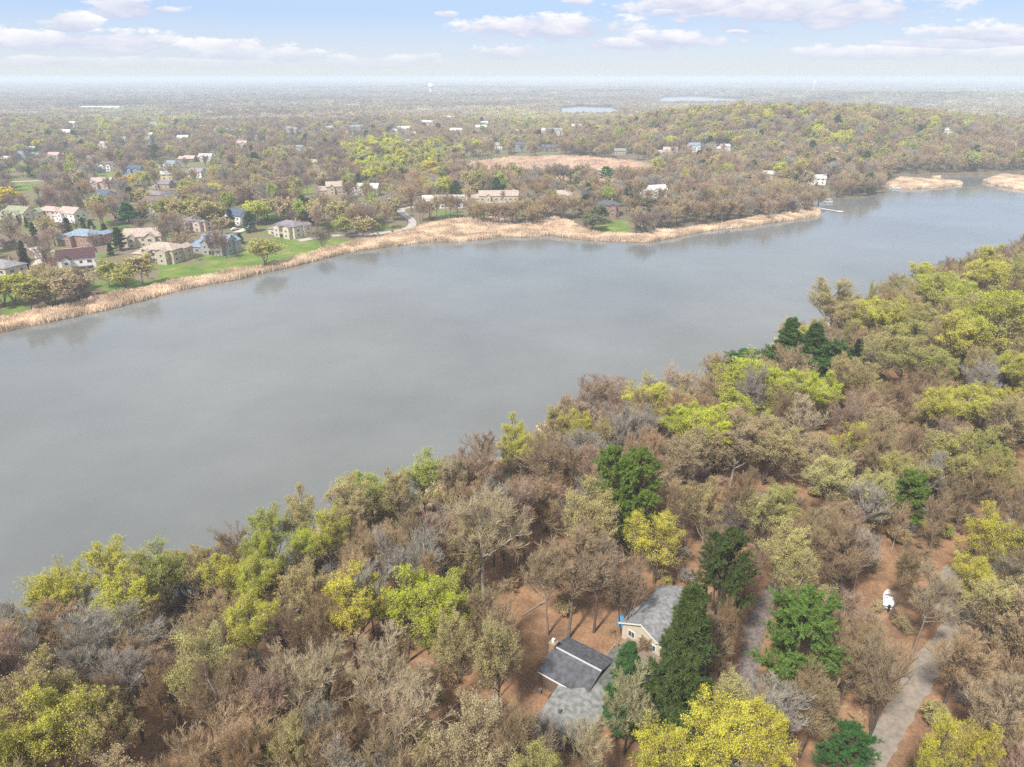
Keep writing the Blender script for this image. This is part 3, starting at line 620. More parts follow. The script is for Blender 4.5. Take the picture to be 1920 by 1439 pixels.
# far bank and suburb: (u, v, rot, W, D, h, type, wings, wall, roof, label)
HT = [
(150,503,24,15,10,5.6,'gable',1,'white','maroon','white lakeside house with steep maroon roofs and lower left wing'),
(312,487,-12,17,11,5.8,'hip',2,'beige','tan','large beige house with shaggy tan hip roof beside the main lawn'),
(275,460,12,18,10,5.4,'gable',2,'cream','tan','cream house with tan gables and chimney behind the shaggy-roofed one'),
(412,473,-10,15,9,5.8,'gable',2,'grey','blue-grey','grey lakeside house with blue-grey roof and white deck stairs on the lawn'),
(547,442,-28,15,10,6.0,'hip',2,'cream','purple-grey','cream stone house with purple-grey roof at the right end of the lawn'),
(378,430,-18,15,10,5.4,'hip',2,'pinkish','grey','pale house with grey hip roof behind the grey lakeside house'),
(450,420,-30,13,9,5.6,'gable',1,'white','dark blue','white house with dark blue gable roof beside a pale driveway'),
(165,460,-14,17,11,5.8,'hip',1,'brick','blue-grey','brick house with blue-grey hip roof behind the maroon-roofed one'),
(12,520,-20,16,10,5.4,'hip',1,'cream','grey','cream house with grey hip roof at the left edge of the photo'),
(35,462,-5,17,9,3.2,'gable',1,'tan','brown','low tan house with brown roof left of the brick house'),
(42,412,-20,17,10,4.6,'gable',2,'cream','olive','cream house with streaked olive roof near a small front lawn'),
(100,408,-16,16,9,4.6,'hip',0,'pinkish','pinkish','pinkish house with rounded pinkish roof right of the olive-roofed one'),
(140,415,-24,14,9,5.4,'gable',1,'white','pinkish','white house with pinkish gable roof between young spruces'),
(245,398,-8,18,11,3.4,'hip',0,'tan','pinkish','low wide hip-roofed house behind the bright green spruce'),
(200,380,-22,14,10,5.6,'gable',2,'cream','dark blue','cream gabled house with dark blue roof below the row of pale gables'),
(295,395,-20,15,10,5.6,'gable',2,'cream','brown','cream house with dark brown roof and many gables'),
(292,375,-10,17,10,4.0,'hip',1,'tan','purple-grey','wide house with purple-grey hip roof just above the many-gabled one'),
(322,382,-14,14,10,5.2,'hip',0,'green','dark grey','green-walled house with dark grey roof right of the many-gabled one'),
(195,353,8,17,10,5.4,'gable',2,'pinkish','pinkish','pinkish house with a row of pale gables left of the golden tree'),
(257,328,-6,14,9,5.6,'gable',2,'blue','dark blue','blue house with dark blue roof directly behind the golden tree'),
(175,325,-12,16,9,3.6,'gable',1,'grey','blue-grey','low grey house with blue-grey roof beside the bright white gables'),
(203,320,6,14,9,5.8,'gable',2,'white','brown','bright white house with three sharp gables in the suburb'),
(170,307,-8,14,9,5.4,'gable',1,'grey','grey','grey house with grey roof behind the low blue-grey roof'),
(147,312,10,12,8,4.0,'gable',0,'white','grey','small white house left of the grey gabled house'),
(105,300,-10,15,9,5.4,'gable',1,'tan','pinkish','tan two-storey house with pinkish roof amid pink bare trees'),
(48,298,-24,15,10,5.4,'gable',1,'blue','blue-grey','blue house with blue-grey gable roof beside a lone dark spruce'),
(60,284,-10,14,8,3.2,'gable',0,'green','light grey','low pale-roofed house behind the blue house with the spruce'),
(12,303,0,14,8,3.2,'gable',0,'green','light grey','low pale green house at the left edge beside grass'),
(198,277,-20,15,9,4.8,'gable',1,'white','pinkish','white house with pinkish roof beyond the pink bare trees'),
(230,268,-8,16,9,5.2,'gable',1,'white','blue-grey','white house with pale blue-grey roof left of the paired white and blue'),
(283,259,-24,15,9,5.2,'gable',1,'white','light grey','white house with shining roof just behind the small blue one'),
(284,271,-18,12,8,5.2,'gable',0,'blue','dark blue','small blue house with white porch front below the shining roof'),
(345,266,4,16,9,5.8,'gable',2,'white','white','white many-gabled house behind a yellow shrub'),
(399,283,0,13,8,3.4,'gable',0,'dark','dark grey','low dark house left of the three dark spruces'),
(448,264,2,16,9,5.2,'gable',0,'beige','tan','beige box house with flat-looking tan roof above the spruces'),
(452,276,8,18,9,5.2,'gable',2,'pinkish','pinkish','pinkish house behind the three dark spruces'),
(488,266,20,12,9,5.8,'gable',1,'cream','grey','tall cream house right of the three dark spruces'),
(322,316,-16,13,9,4.6,'gable',1,'white','blue-grey','pale blue-roofed house by a green field right of the blue house'),
(358,304,-12,14,9,3.8,'gable',1,'brown','pinkish','brown house with pinkish roof at the right of the green field'),
(388,302,0,15,9,4.8,'gable',1,'white','light grey','white house glimpsed through pale bare trees'),
(316,337,10,12,8,5.0,'gable',0,'yellow','light grey','narrow pale yellow house right of the golden tree'),
(308,352,-6,15,9,3.4,'gable',1,'tan','purple-grey','low house with purple-grey roof right of and below the golden tree'),
(372,332,-14,14,9,5.0,'gable',1,'white','grey','white house half covered by olive trees right of the yellow house'),
(588,316,20,12,9,5.8,'gable',0,'beige','tan','tall beige house alone among grey bare woods'),
(632,363,14,15,9,5.6,'gable',1,'beige','tan','beige stone house behind bare trees left of the curving lane'),
(560,283,0,14,8,4.2,'gable',0,'white','grey','pale house roof showing above grey woods left of the yellow-green stand'),
(742,252,20,16,9,5.4,'gable',2,'white','white','white gabled house beyond the yellow-green stand'),
(775,257,0,13,8,5.0,'gable',0,'grey','white','grey house with pale roof right of the distant white gables'),
(667,257,0,18,8,3.6,'gable',1,'white','grey','long low white house left of the distant white gables'),
(770,272,0,22,9,4.0,'gable',0,'grey','light grey','long grey-roofed house right behind the yellow-green stand'),
(862,280,-10,18,9,5.6,'gable',1,'blue','dark grey','dark blue-grey house at the far left of the marsh'),
(932,280,6,15,9,5.2,'gable',1,'white','tan','pale house among budding trees behind the marsh'),
(977,282,0,15,10,7.2,'hip',0,'blue','dark blue','tall blue house overlooking the marsh'),
(1028,284,-6,18,9,4.6,'gable',1,'brown','dark grey','dark brown house right of the tall blue one'),
(692,366,-6,16,9,5.4,'gable',2,'white','light grey','white house behind the bend of the curving lane'),
(835,389,4,30,10,4.6,'gable',1,'white','light grey','long white building behind the row of bare lakeside trees'),
(935,376,2,28,9,3.8,'gable',1,'beige','tan','long low beige house behind bare trees on the far shore'),
(1050,385,-12,17,12,7.0,'hip',2,'tan','tan','big tan-roofed house with tall walls above the reeds'),
(1138,402,-6,15,10,6.2,'hip',2,'brick','dark grey','brick house with dark hip roof and white bays above a green lawn'),
(1230,369,16,13,8,5.4,'gable',1,'white','white','white gabled house right of the small dark spruce'),
(1162,290,0,14,8,4.2,'gable',0,'tan','grey','grey-roofed house in woods right of the marsh'),
(1200,288,0,13,8,4.2,'gable',0,'dark','dark grey','dark house in woods left of the white hillside houses'),
(1256,292,-10,17,10,6.0,'gable',2,'white','pinkish','white hillside house with pinkish roof and blue lower floor'),
(1300,284,14,15,9,6.6,'gable',2,'white','blue-grey','tall white hillside house with many gables'),
(1358,283,10,12,8,4.8,'gable',1,'white','light grey','small white house rightmost on the wooded hillside'),
(1331,340,0,14,8,4.4,'gable',0,'tan','grey','tan house behind trees below the hillside houses'),
(1440,336,0,15,9,4.4,'gable',0,'pinkish','light grey','pale roof among the dense brown woods near the point'),
(1530,345,-8,15,9,5.0,'gable',1,'white','light grey','white house behind leaning pale trunks near the point'),
(1777,252,0,14,9,4.6,'gable',0,'white','light grey','lone white house in the hazy woods at the upper right'),
(150,252,0,18,8,3.6,'gable',0,'beige','light grey','pale roof far off among bluish woods above the golden trees'),
]
for (u, v, rot, W, D, h, ty, wg, wc, rc, lab) in HT:
    x, y, z = gp(u, v); near_ = math.hypot(x, y) < 620
    k = 1.08 if near_ else 0.95; h = h*(1.12 if near_ else 1.05)
    make_house('house', x, y, rot, std(W*k, D*k, h, 0.42 if ty == 'hip' else 0.66, ty, wg), wc, rc, lab, chim=(W*0.2, D*0.2, h+D*.35) if near_ and wg > 0 else None,
               deck=(-2, W*0.42, -D*0.43-3.4, -D*0.43-.02, 2.4) if u in (150, 312, 412, 1138, 547) else None, win=math.hypot(x, y) < 1300)
rnd_ = random.Random(5); far_u = sorted(rnd_.sample(range(10, 1100, 9), 34))
ORDN = 'first second third fourth fifth sixth seventh eighth ninth tenth 11th 12th 13th 14th 15th 16th 17th 18th 19th 20th 21st 22nd 23rd 24th 25th 26th 27th 28th 29th 30th 31st 32nd 33rd 34th'.split()
for i, u in enumerate(far_u):
    x, y, z = gp(u, rnd_.choice([206, 214, 222, 231, 240, 246]), 10)
    make_house('house', x, y, rnd_.uniform(-30, 30), [(0, 0, rnd_.uniform(15, 24), 10, 6.5, 0.6, 'gable', 0), (3, -5.5, 6, 5, 5.8, 0.8, 'gable', 90)], rnd_.choice(['white', 'cream', 'beige', 'pinkish']), rnd_.choice(['light grey', 'grey', 'white', 'blue-grey', 'tan']), 'tiny house in the hazy woods below the horizon, %s from the left' % ORDN[i], 'tiny far houses in the hazy woods', base=z+rnd_.uniform(2.5, 6))
for u, v, W, lab in [(195,203,110,'long tan industrial roofs in a pale field on the hazy horizon'),(297,169,90,'low white warehouse on the horizon at upper left'),(228,169,60,'smaller white warehouse left of the low white one on the horizon'),(360,158,80,'faint pale warehouse right on the horizon'),(512,150,70,'faint white shed on the skyline left of the water tower')]:
    x, y, z = gp(u, v, 12); e = make_house('warehouse', x, y, 2, [(0,0,W,30,9,0.1,'gable',0), (W*.3,-22,W*.4,18,7,0.1,'gable',0)], 'white' if W < 100 else 'tan', 'white', lab, cat='warehouse', win=False, base=z+6)
    build('loading_door', [box(i*8-2-W*.3, i*8+2-W*.3, -15.15, -15.02, 0.1, 5) for i in range(4)], [wallm('grey')], e)
# ------------------------------------------------------------------ water towers
def lathe(prof, n=28):
    a = np.arange(n)*2*np.pi/n; V = []; Fc = []
    for r, z in prof: V += [(r*math.cos(t_), r*math.sin(t_), z) for t_ in a]
    for i in range(len(prof)-1): Fc += [[i*n+j, i*n+(j+1) % n, (i+1)*n+(j+1) % n, (i+1)*n+j] for j in range(n)]
    Fc += [list(range(n))[::-1], list(range((len(prof)-1)*n, len(prof)*n))]
    return solid(V, Fc)
tw = pmat('white_tank_paint', (0.80,0.78,0.75), rough=0.5, noise=0.05, scale=0.1)
tp = pmat('tower_shaft_paint', (0.70,0.58,0.52), rough=0.6)
def tower(u, D, zt, Hh, s, lab):
    x, y = at(u, 150, CAMZ-1); th = math.atan2(x, y); x, y = D*math.sin(th), D*math.cos(th)
    e = bpy.data.objects.new('water_tower', None); COL.objects.link(e); e.location = (x, y, zt-Hh); tag(e, lab, 'water tower')
    build('shaft', [lathe([(8.5*s, 0), (8.5*s, Hh*0.60), (9.3*s, Hh*0.66)])], [tp], e)
    build('tank', [lathe([(9.35*s, Hh*.661), (12.0*s, Hh*.72), (13*s, Hh*.80), (12.6*s, Hh*.88), (10*s, Hh*.955), (5*s, Hh*.99), (1.2*s, Hh)])], [tw], e)
    o = build('access_door', [box(-2*s, 2*s, -8.9*s, -8.3*s, 0, 8*s)], [wallm('dark')], e)
tower(807, 3500, 65.5, 58, 1.0, 'white mushroom-shaped water tower on the horizon left of centre')
tower(1528, 4800, 73, 62, 0.55, 'slim faint water tower on the hazy right horizon')

# ------------------------------------------------------------------ boats, docks, small things
white_gel = pmat('white_gelcoat', (0.78,0.79,0.80), rough=0.35); rubber = pmat('rubber', (0.03,0.03,0.03)); steel = pmat('galvanised_steel', (0.35,0.35,0.36), rough=0.45)
def hull(L, W, Hh, n=15):
    V = []; m_ = 9
    for i in range(n):
        t_ = i/(n-1); x = (t_-.5)*L; wd = W/2*min(1, (1-t_**3.2))**0.6 if t_ > .0 else W/2; wd = max(wd, 0.02); top = Hh*(1+0.25*t_**2)
        for j in range(m_):
            q = j/(m_-1)*2-1; V.append((x, wd*q*(1 if abs(q) > .6 else 1), top*(0.15+0.85*abs(q)**1.6) if True else 0))
    Fc = [[i*m_+j, (i+1)*m_+j, (i+1)*m_+j+1, i*m_+j+1] for i in range(n-1) for j in range(m_-1)]
    dn = len(V)
    for i in range(n):
        a_ = V[i*m_]; b_ = V[i*m_+m_-1]; V.append((a_[0], a_[1], a_[2]+.002)); V.append((a_[0], 0, a_[2]+0.12)); V.append((b_[0], b_[1], b_[2]+.002))
    Fc += [[dn+i*3+j, dn+i*3+j+1, dn+(i+1)*3+j+1, dn+(i+1)*3+j] for i in range(n-1) for j in range(2)]
    return solid(V, Fc)
def wheel(x, y, r, w_=.2):
    s = lathe([(r, -w_/2), (r, w_/2)], 16); v = s[0]; v = np.stack([v[:, 0]+x, v[:, 2]+y, v[:, 1]+r], 1); return (v, s[1], 0)
bx_, by_ = 63.6, 92.2
bo = bpy.data.objects.new('boat', None); COL.objects.link(bo); bo.location = (bx_, by_, tz(bx_, by_)+.55); bo.rotation_euler = (0, 0, R(66))
bo.scale = (.7, .7, .7); tag(bo, 'white motorboat with a pale cover parked on its trailer between bare trees', 'boat')
build('hull', [hull(6.4, 2.5, 1.0)], [white_gel], bo)
cov_s = []; n_ = 12; m_ = 9; V = []
for i in range(n_):
    t_ = i/(n_-1); x = -2.9+5.2*t_; wd = 1.15*min(1, (1-(t_*0.86)**3))**.6
    for j in range(m_):
        q = j/(m_-1)*2-1; V.append((x, wd*q, 1.12+0.2*t_+(0.75*math.sin(math.pi*min(1, t_*1.15+.08))**.7 if t_ < .8 else .35)*(1-abs(q)**2.2)+0.03*math.sin(i*3+j)))
cvr = build('boat_cover', [solid(V, [[i*m_+j, (i+1)*m_+j, (i+1)*m_+j+1, i*m_+j+1] for i in range(n_-1) for j in range(m_-1)])], [pmat('pale_canvas', (0.66,0.68,0.72), noise=0.15, scale=1.5)], bo)
md_ = cvr.modifiers.new('t', 'SOLIDIFY'); md_.thickness = 0.05
build('windscreen', [solid([(0.35,-.85,1.5),(0.35,.85,1.5),(-.1,.75,2.1),(-.1,-.75,2.1),(0.40,-.85,1.5),(0.40,.85,1.5),(-.05,.75,2.12),(-.05,-.75,2.12)], BF)], [glass], bo)
build('outboard_motor', [box(-3.7, -3.2, -.25, .25, .5, 1.6), box(-3.6, -3.4, -.12, .12, -.3, .499)], [rubber], bo)
tr_ = bpy.data.objects.new('boat_trailer', None); COL.objects.link(tr_); tr_.location = (bx_, by_, tz(bx_, by_)); tr_.rotation_euler = (0, 0, R(66))
tr_.scale = (.7, .7, .7); tag(tr_, 'galvanised boat trailer under the white motorboat', 'trailer')
build('frame', [box(-3, 3, -1.0, -.9, .45, .55), box(-3, 3, .9, 1.0, .45, .55), box(-2.8, -2.7, -.899, .899, .45, .55), box(1, 1.1, -.899, .899, .45, .55), box(3.001, 4.6, -.06, .06, .45, .55)], [steel], tr_)
for s in (-1.15, 1.15):
    for dx in (-1.0, -.2): build('wheel', [wheel(dx, s, .33)], [rubber], tr_)
def rod(a_, b_, r, s=6): V, Q = prisms(np.array([a_], float), np.array([b_], float), r, r, s); return solid(V, Q.tolist())
def dock(p0, p1, w_, lab, plat=None):
    p0 = np.array(p0); p1 = np.array(p1); L_ = np.linalg.norm(p1-p0); e = bpy.data.objects.new('dock', None); COL.objects.link(e)
    e.location = (p0[0], p0[1], 0); e.rotation_euler = (0, 0, math.atan2(p1[1]-p0[1], p1[0]-p0[0])); tag(e, lab, 'dock')
    s = [box(i*1.02, i*1.02+.98, -w_/2, w_/2, .52, .60) for i in range(int(L_))]
    if plat: s += [box(L_, L_+.99*plat, -plat/2, plat/2, .521, .60)]
    build('decking', s, [trim], e)
    for i in range(0, int(L_)+1, 3):
        for q in (-1, 1): build('dock_post', [rod((i, q*(w_/2+.06), -1.8), (i, q*(w_/2+.06), 1.0), .05)], [steel], e)
dock(at(1538, 392.5), at(1570, 397.5), 1.6, 'white dock reaching out from the reedy point on the far shore', plat=4)
dock(at(1542, 372.8), at(1560, 375.2), 1.4, 'short white dock tucked in the dark cove behind the point')
def pontoon(u, v, rot, colr, lab):
    x, y = at(u, v); e = bpy.data.objects.new('pontoon_boat', None); COL.objects.link(e); e.location = (x, y, 0.05); e.rotation_euler = (0, 0, R(rot)); tag(e, lab, 'boat')
    for s in (-1, 1):
        q = lathe([(.1, -3.6), (.35, -3.2), (.35, 3.0), (.08, 3.8)], 12); vv = np.stack([q[0][:, 2], q[0][:, 0]+s*.95, q[0][:, 1]+.15], 1); build('float', [(vv, q[1], 0)], [steel], e)
    build('deck', [box(-3.4, 3.4, -1.25, 1.25, .52, .62)], [deckm], e); build('railing', [box(-3.2, 3.2, -1.2, -1.14, .621, 1.3), box(-3.2, 3.2, 1.14, 1.2, .621, 1.3), box(3.14, 3.2, -1.139, 1.139, .621, 1.3)], [trim], e)
    build('canopy', [box(-2.4, .9, -1.15, 1.15, 2.5, 2.58)]+[box(px_-.03, px_+.03, py_-.03, py_+.03, .63, 2.499) for px_ in (-2.2, .7) for py_ in (-1.05, 1.05)], [pmat(colr+'_canvas', (0.30,0.45,0.55))], e)
pontoon(1680, 354.5, -10, 'teal', 'pontoon boat with blue canopy moored by the reed island')
pontoon(1553, 381, 20, 'teal', 'pontoon boat moored in the dark cove near the short dock')
def car(x, y, rot, colr, lab):
    e = bpy.data.objects.new('parked_car', None); COL.objects.link(e); e.location = (x, y, tz(x, y)+.18); e.rotation_euler = (0, 0, R(rot)); tag(e, lab, 'car')
    pf = [(-2.2,.35),(-2.25,.8),(-1.9,.95),(-1.3,1.02),(-.75,1.48),(.75,1.5),(1.5,1.0),(2.15,.85),(2.25,.4)]
    V = [(p[0], s*(.86 if p[1] < 1.2 else .68), p[1]) for s in (-1, 1) for p in pf]; n_ = len(pf)
    Fc = [[i, i+1, n_+i+1, n_+i] for i in range(n_-1)]+[[n_-1, 0, n_, 2*n_-1], list(range(n_)), list(range(n_, 2*n_))[::-1]]
    build('body', [solid(V, Fc)], [pmat(colr+'_car_paint', C_[colr], rough=.3, spec=.5)], e)
    for s in (-1, 1): build('side_window', [box(-.7, .7, s*.77-.02, s*.77+.02, 1.05, 1.38)], [glass], e)
    build('windscreen', [solid([(1.5,-.7,1.06),(1.5,.7,1.06),(.85,.62,1.5),(.85,-.62,1.5),(1.55,-.7,1.07),(1.55,.7,1.07),(.9,.62,1.53),(.9,-.62,1.53)], BF)], [glass], e)
    for dx in (-1.35, 1.4):
        for s in (-.85, .85): build('wheel', [wheel(dx, s, .33)], [rubber], e)
x, y, _ = gp(440, 432); car(x, y, 50, 'white', 'white car parked on the pale driveway of the dark-blue-roofed white house')
x, y, _ = gp(71, 290); car(x, y, 20, 'white', 'white car parked right of the blue house with the lone spruce')
x, y, _ = gp(193, 456); car(x, y, 10, 'dark', 'dark car parked on the drive beside the brick house')
# blue tarp bundle by the cottage, log piles, stump
bt = bpy.data.objects.new('tarp_heap', None); COL.objects.link(bt); xx, yy, zz = gp(1169, 1170); bt.location = (xx, yy, zz); tag(bt, 'bright blue tarp over a small heap at the cottage corner', 'tarp')
V = []; n_ = 12; m_ = 12
for i in range(n_):
    for j in range(m_):
        a_, b_ = i/(n_-1)*2-1, j/(m_-1)*2-1; rr2 = max(abs(a_), abs(b_)); V.append((a_*.95+.08*math.sin(j*2), b_*.8, 1.45*(1-rr2**3)+.12*math.sin(i*1.7+j*1.3)))
tq = build('tarp', [solid(V, [[i*m_+j, (i+1)*m_+j, (i+1)*m_+j+1, i*m_+j+1] for i in range(n_-1) for j in range(m_-1)])], [pmat('blue_plastic', (0.02,0.30,0.62), rough=.4)], bt)
build('covered_crate', [box(-.8, .8, -.6, .6, 0, 1.1)], [deckm], bt)
dk = bpy.data.objects.new('wooden_walkway', None); COL.objects.link(dk); x0, y0 = 20.2, 79.6; dk.location = (x0, y0, tz(x0, y0)); dk.rotation_euler = (0, 0, R(-44)); tag(dk, 'weathered wooden deck between the cottage and the low house', 'deck')
build('decking', [box(-4+i*.3, -4+i*.3+.26, -1.6, 1.2, 1.0, 1.06) for i in range(26)], [deckm], dk)
for i in range(5): build('post', [box(-3.9+i*1.9, -3.75+i*1.9, -1.75, -1.601, -.6, 2.0)], [deckm], dk)
build('handrail', [box(-4, 3.9, -1.8, -1.62, 2.001, 2.08)], [deckm], dk)
fallen = [((-18.5,101),(-13.5,103.2),.22,'pale fallen log lying in the gap behind the bright green crown'),((1.5,88.5),(7.0,93.5),.12,'thin fallen branch on the orange leaf litter left of the cottage'),((14,79.7),(17.5,84.5),.10,'fallen branch lying between low house and cottage'),((44,84),(52,90.5),.20,'dark leaning log on the orange litter right of the big pine')]
for (a_, b_, r, lab) in fallen:
    za, zb = tz(*a_)+r, tz(*b_)+r; o = build('fallen_log', [rod((0,0,0), (b_[0]-a_[0], b_[1]-a_[1], zb-za), r, 8), rod(((b_[0]-a_[0])*.5, (b_[1]-a_[1])*.5, .05), ((b_[0]-a_[0])*.6+.9, (b_[1]-a_[1])*.5+.3, .7), r*.5, 6), rod(((b_[0]-a_[0])*.7, (b_[1]-a_[1])*.7, .05), ((b_[0]-a_[0])*.8-.8, (b_[1]-a_[1])*.9, .5), r*.4, 6)], [pmat('weathered_wood', (0.30,0.25,0.20), noise=.2)], None, (a_[0], a_[1], za)); tag(o, lab, 'log')
def kayak(u, v, rot, colr, c, lab):
    x, y, z = gp(u, v); o = build('rowing_boat', [hull(4.6, 1.5, .6)], [pmat(colr, c, rough=.5)], None, (x, y, z+.15), rot); tag(o, lab, 'boat')
kayak(920, 405, 0.4, 'white_boat_paint', C_['white'], 'white rowing boat pulled up left of the reeds on the far shore')
kayak(971, 394, -0.2, 'pale_boat_paint', (0.6,0.6,0.58), 'pale rowing boat on the mown bank right of the first one')
kayak(1620, 365, 0.2, 'white_boat_paint', C_['white'], 'small white boat on the grassy point near the reed island')
# ------------------------------------------------------------------ trees
TAUPE = [tuple(q*w_ for q, w_ in zip(c, (1.60, 1.56, 1.22))) for c in [(0.255,0.185,0.135),(0.28,0.205,0.155),(0.235,0.18,0.135),(0.27,0.215,0.17),(0.20,0.145,0.105),(0.29,0.20,0.15),(0.30,0.235,0.165)]]
TAUPE[3] = (0.37,0.335,0.28); TAUPE[5] = (0.40,0.28,0.20)
TREES = []   # dict: kind, x, y, z, H, Rc, col, look, hi, hero
def jitc(c, s=0.08):
    k = 1+rng.normal(0, s); return tuple(float(np.clip(q*k*(1+rng.normal(0, s*0.35)), 0.01, 0.9)) for q in c)
def add(kind, x, y, H, Rc, col, look, hi, hero=False):
    z = tz(x, y); zc = z+H*0.62; u, v, dep = proj(x, y, zc)
    TREES.append(dict(kind=kind, x=x, y=y, z=z-0.1, H=H, Rc=Rc, col=jitc(col, 0.05), look=look, hi=hi, hero=hero, u=float(u), v=float(v), dep=float(dep), s=float(Rc*F/dep)))
YG = (0.58,0.57,0.085); BR = (0.53,0.59,0.06); YE = (0.62,0.57,0.07); PG = (0.45,0.50,0.12); PY = (0.53,0.50,0.20); OL = (0.42,0.41,0.12); TO = (0.49,0.42,0.18); TN = (0.51,0.41,0.24)
LK_ = {YG: 'yellow-green budding tree', BR: 'bright lime-green budding tree', YE: 'golden yellow budding tree', PG: 'soft pale green budding tree', PY: 'pale straw-yellow budding tree', OL: 'olive budding tree', TO: 'tan-olive budding tree', TN: 'tan budding tree'}
def hero(kind, u, v, r, col, look=None, H=17., hi=True):
    # (u, v) centre of the crown, r its radius in photo pixels
    z = 8.0 if hi else 4.0
    for _ in range(4):
        x, y = at(u, v, z+H*0.66); z = max(0.5, tz(x, y))
    x, y = at(u, v, z+H*0.66); dep = proj(x, y, z+H*.66)[2]; Rc = r*(1.12 if kind == 'leaf' else 1.0)*dep/F; H = max(H, Rc*2.6) if kind == 'leaf' else H
    add(kind, x, y, H, Rc, col, look or LK_.get(col), hi, True)
NH = [(75,1122,50,YG),(128,1106,44,YG),(205,1080,46,YG),(232,1118,54,YG),(300,1075,45,PG),(345,1062,42,TO),(430,1078,44,YG),(485,1100,38,YG),(472,1188,46,YG),(505,1008,42,PG),(497,1038,30,BR),(560,1028,34,BR),(612,1012,34,YG),
      (700,925,52,PG),(790,902,50,PG),(650,962,46,TO),(745,935,40,TO),(655,1150,58,YE),(755,1138,58,BR),(825,1160,56,BR),(955,822,27,YG),(980,842,34,YG),(85,1385,66,YG),(10,1410,52,YG),(190,1355,48,TO),
      (1235,772,48,YG),(1277,766,27,BR),(1290,805,44,BR),(1350,805,50,BR),(1395,745,56,BR),(1402,785,30,BR),(1500,742,38,BR),(1542,736,34,BR),(1380,832,52,TN),(1445,822,46,TO),(1235,1015,50,YE),(1090,962,54,TO),(1470,1045,52,PY),(1350,1405,72,YE),(1425,1400,52,YE),(1375,1345,52,PY),
      (1255,1435,54,YE),(900,1395,74,TN),(855,1228,46,TO),(935,1245,46,TO),(1760,1430,36,YE),(1845,1432,36,YE),(1640,622,46,YG),(1700,606,42,OL),(1735,520,28,YG),(1762,556,38,BR),(1800,566,32,BR),(1850,500,30,YG),(1845,540,36,YG),(1892,536,32,OL),(1850,650,66,BR),(1908,636,52,BR),(1785,660,50,YG),(1770,700,36,PG),
      (1690,688,42,OL),(1805,770,44,YG),(1755,778,30,YG),(1602,826,36,YG),(1905,702,34,YG),(1860,745,32,YG),(1835,852,36,OL),(1892,885,40,OL),(1642,935,32,PY),(1832,1010,38,YE),(1828,1085,40,YE),(1895,1125,50,PY),(1080,795,26,YG),(1140,815,24,TO),(1720,640,34,OL),(1565,590,40,TO),(1600,600,34,TO),(1500,1080,40,PY),(1440,970,34,PY),(1330,820,34,TN),(1300,850,40,TN),(1540,850,44,TN),(1480,760,34,OL),(1900,800,44,TO),(1560,915,44,PY),(1905,1180,46,TN),(1330,950,34,TO),(380,1060,36,TO),(270,1090,36,TO),(560,960,34,TO),(860,905,30,TN)]
for u, v, r, c in NH: hero('leaf', u, v, r, c, H=16.5+rng.normal(0, 1))
BH = [(905,1015,84,(0.27,0.215,0.16),'large dark-trunked bare tree',21),(1070,1080,62,(0.26,0.19,0.15),'fan-shaped bare tree',19),(1120,1075,52,(0.25,0.19,0.16),'fan-shaped bare tree',18),(1030,1085,44,(0.25,0.19,0.15),'slim leaning bare tree',17),(985,955,44,(0.25,0.19,0.17),'rounded bare tree',17),
      (1175,1095,40,(0.24,0.18,0.15),'thin bare tree',16),(1110,1405,50,(0.33,0.29,0.21),'pale-branched bare tree',16),(1180,1310,48,(0.32,0.28,0.2),'pale-branched bare tree',15),(715,1250,60,(0.33,0.27,0.23),'silvery bare tree',17),(600,1260,62,(0.32,0.26,0.22),'silvery bare tree',17),(770,1310,60,(0.33,0.27,0.22),'silvery bare tree',16),
      (1340,1210,46,(0.27,0.21,0.17),'drooping bare tree',16),(1670,1250,40,(0.26,0.20,0.16),'forked bare tree',19),(1740,1130,44,(0.27,0.22,0.18),'twisted bare tree',17),(1600,1050,46,(0.25,0.18,0.14),'rounded bare tree',17),(1850,1330,60,(0.31,0.25,0.2),'pale spreading bare tree',17),(1510,790,46,(0.31,0.25,0.22),'silvery bare tree',17),(1290,720,40,(0.29,0.22,0.18),'gnarled bare tree',16),(1030,870,50,(0.25,0.18,0.14),'rounded bare tree',18),(910,850,40,(0.24,0.18,0.15),'tall bare tree',18),(1150,730,40,(0.25,0.19,0.16),'upright bare tree',17),(1110,735,34,(0.25,0.19,0.17),'upright bare tree',17),(1840,590,50,(0.24,0.18,0.15),'dense bare tree',17),(1580,585,34,(0.27,0.21,0.18),'upright bare tree',17)]
for u, v, r, c, lk2, H in BH: hero('bare', u, v, r, tuple(q*w_ for q, w_ in zip(c, (1.58, 1.56, 1.24))), lk2, H=H)
GRN = (0.14,0.205,0.035); DGR = (0.075,0.105,0.03); MGR = (0.09,0.14,0.04); PGN = (0.085,0.15,0.04)
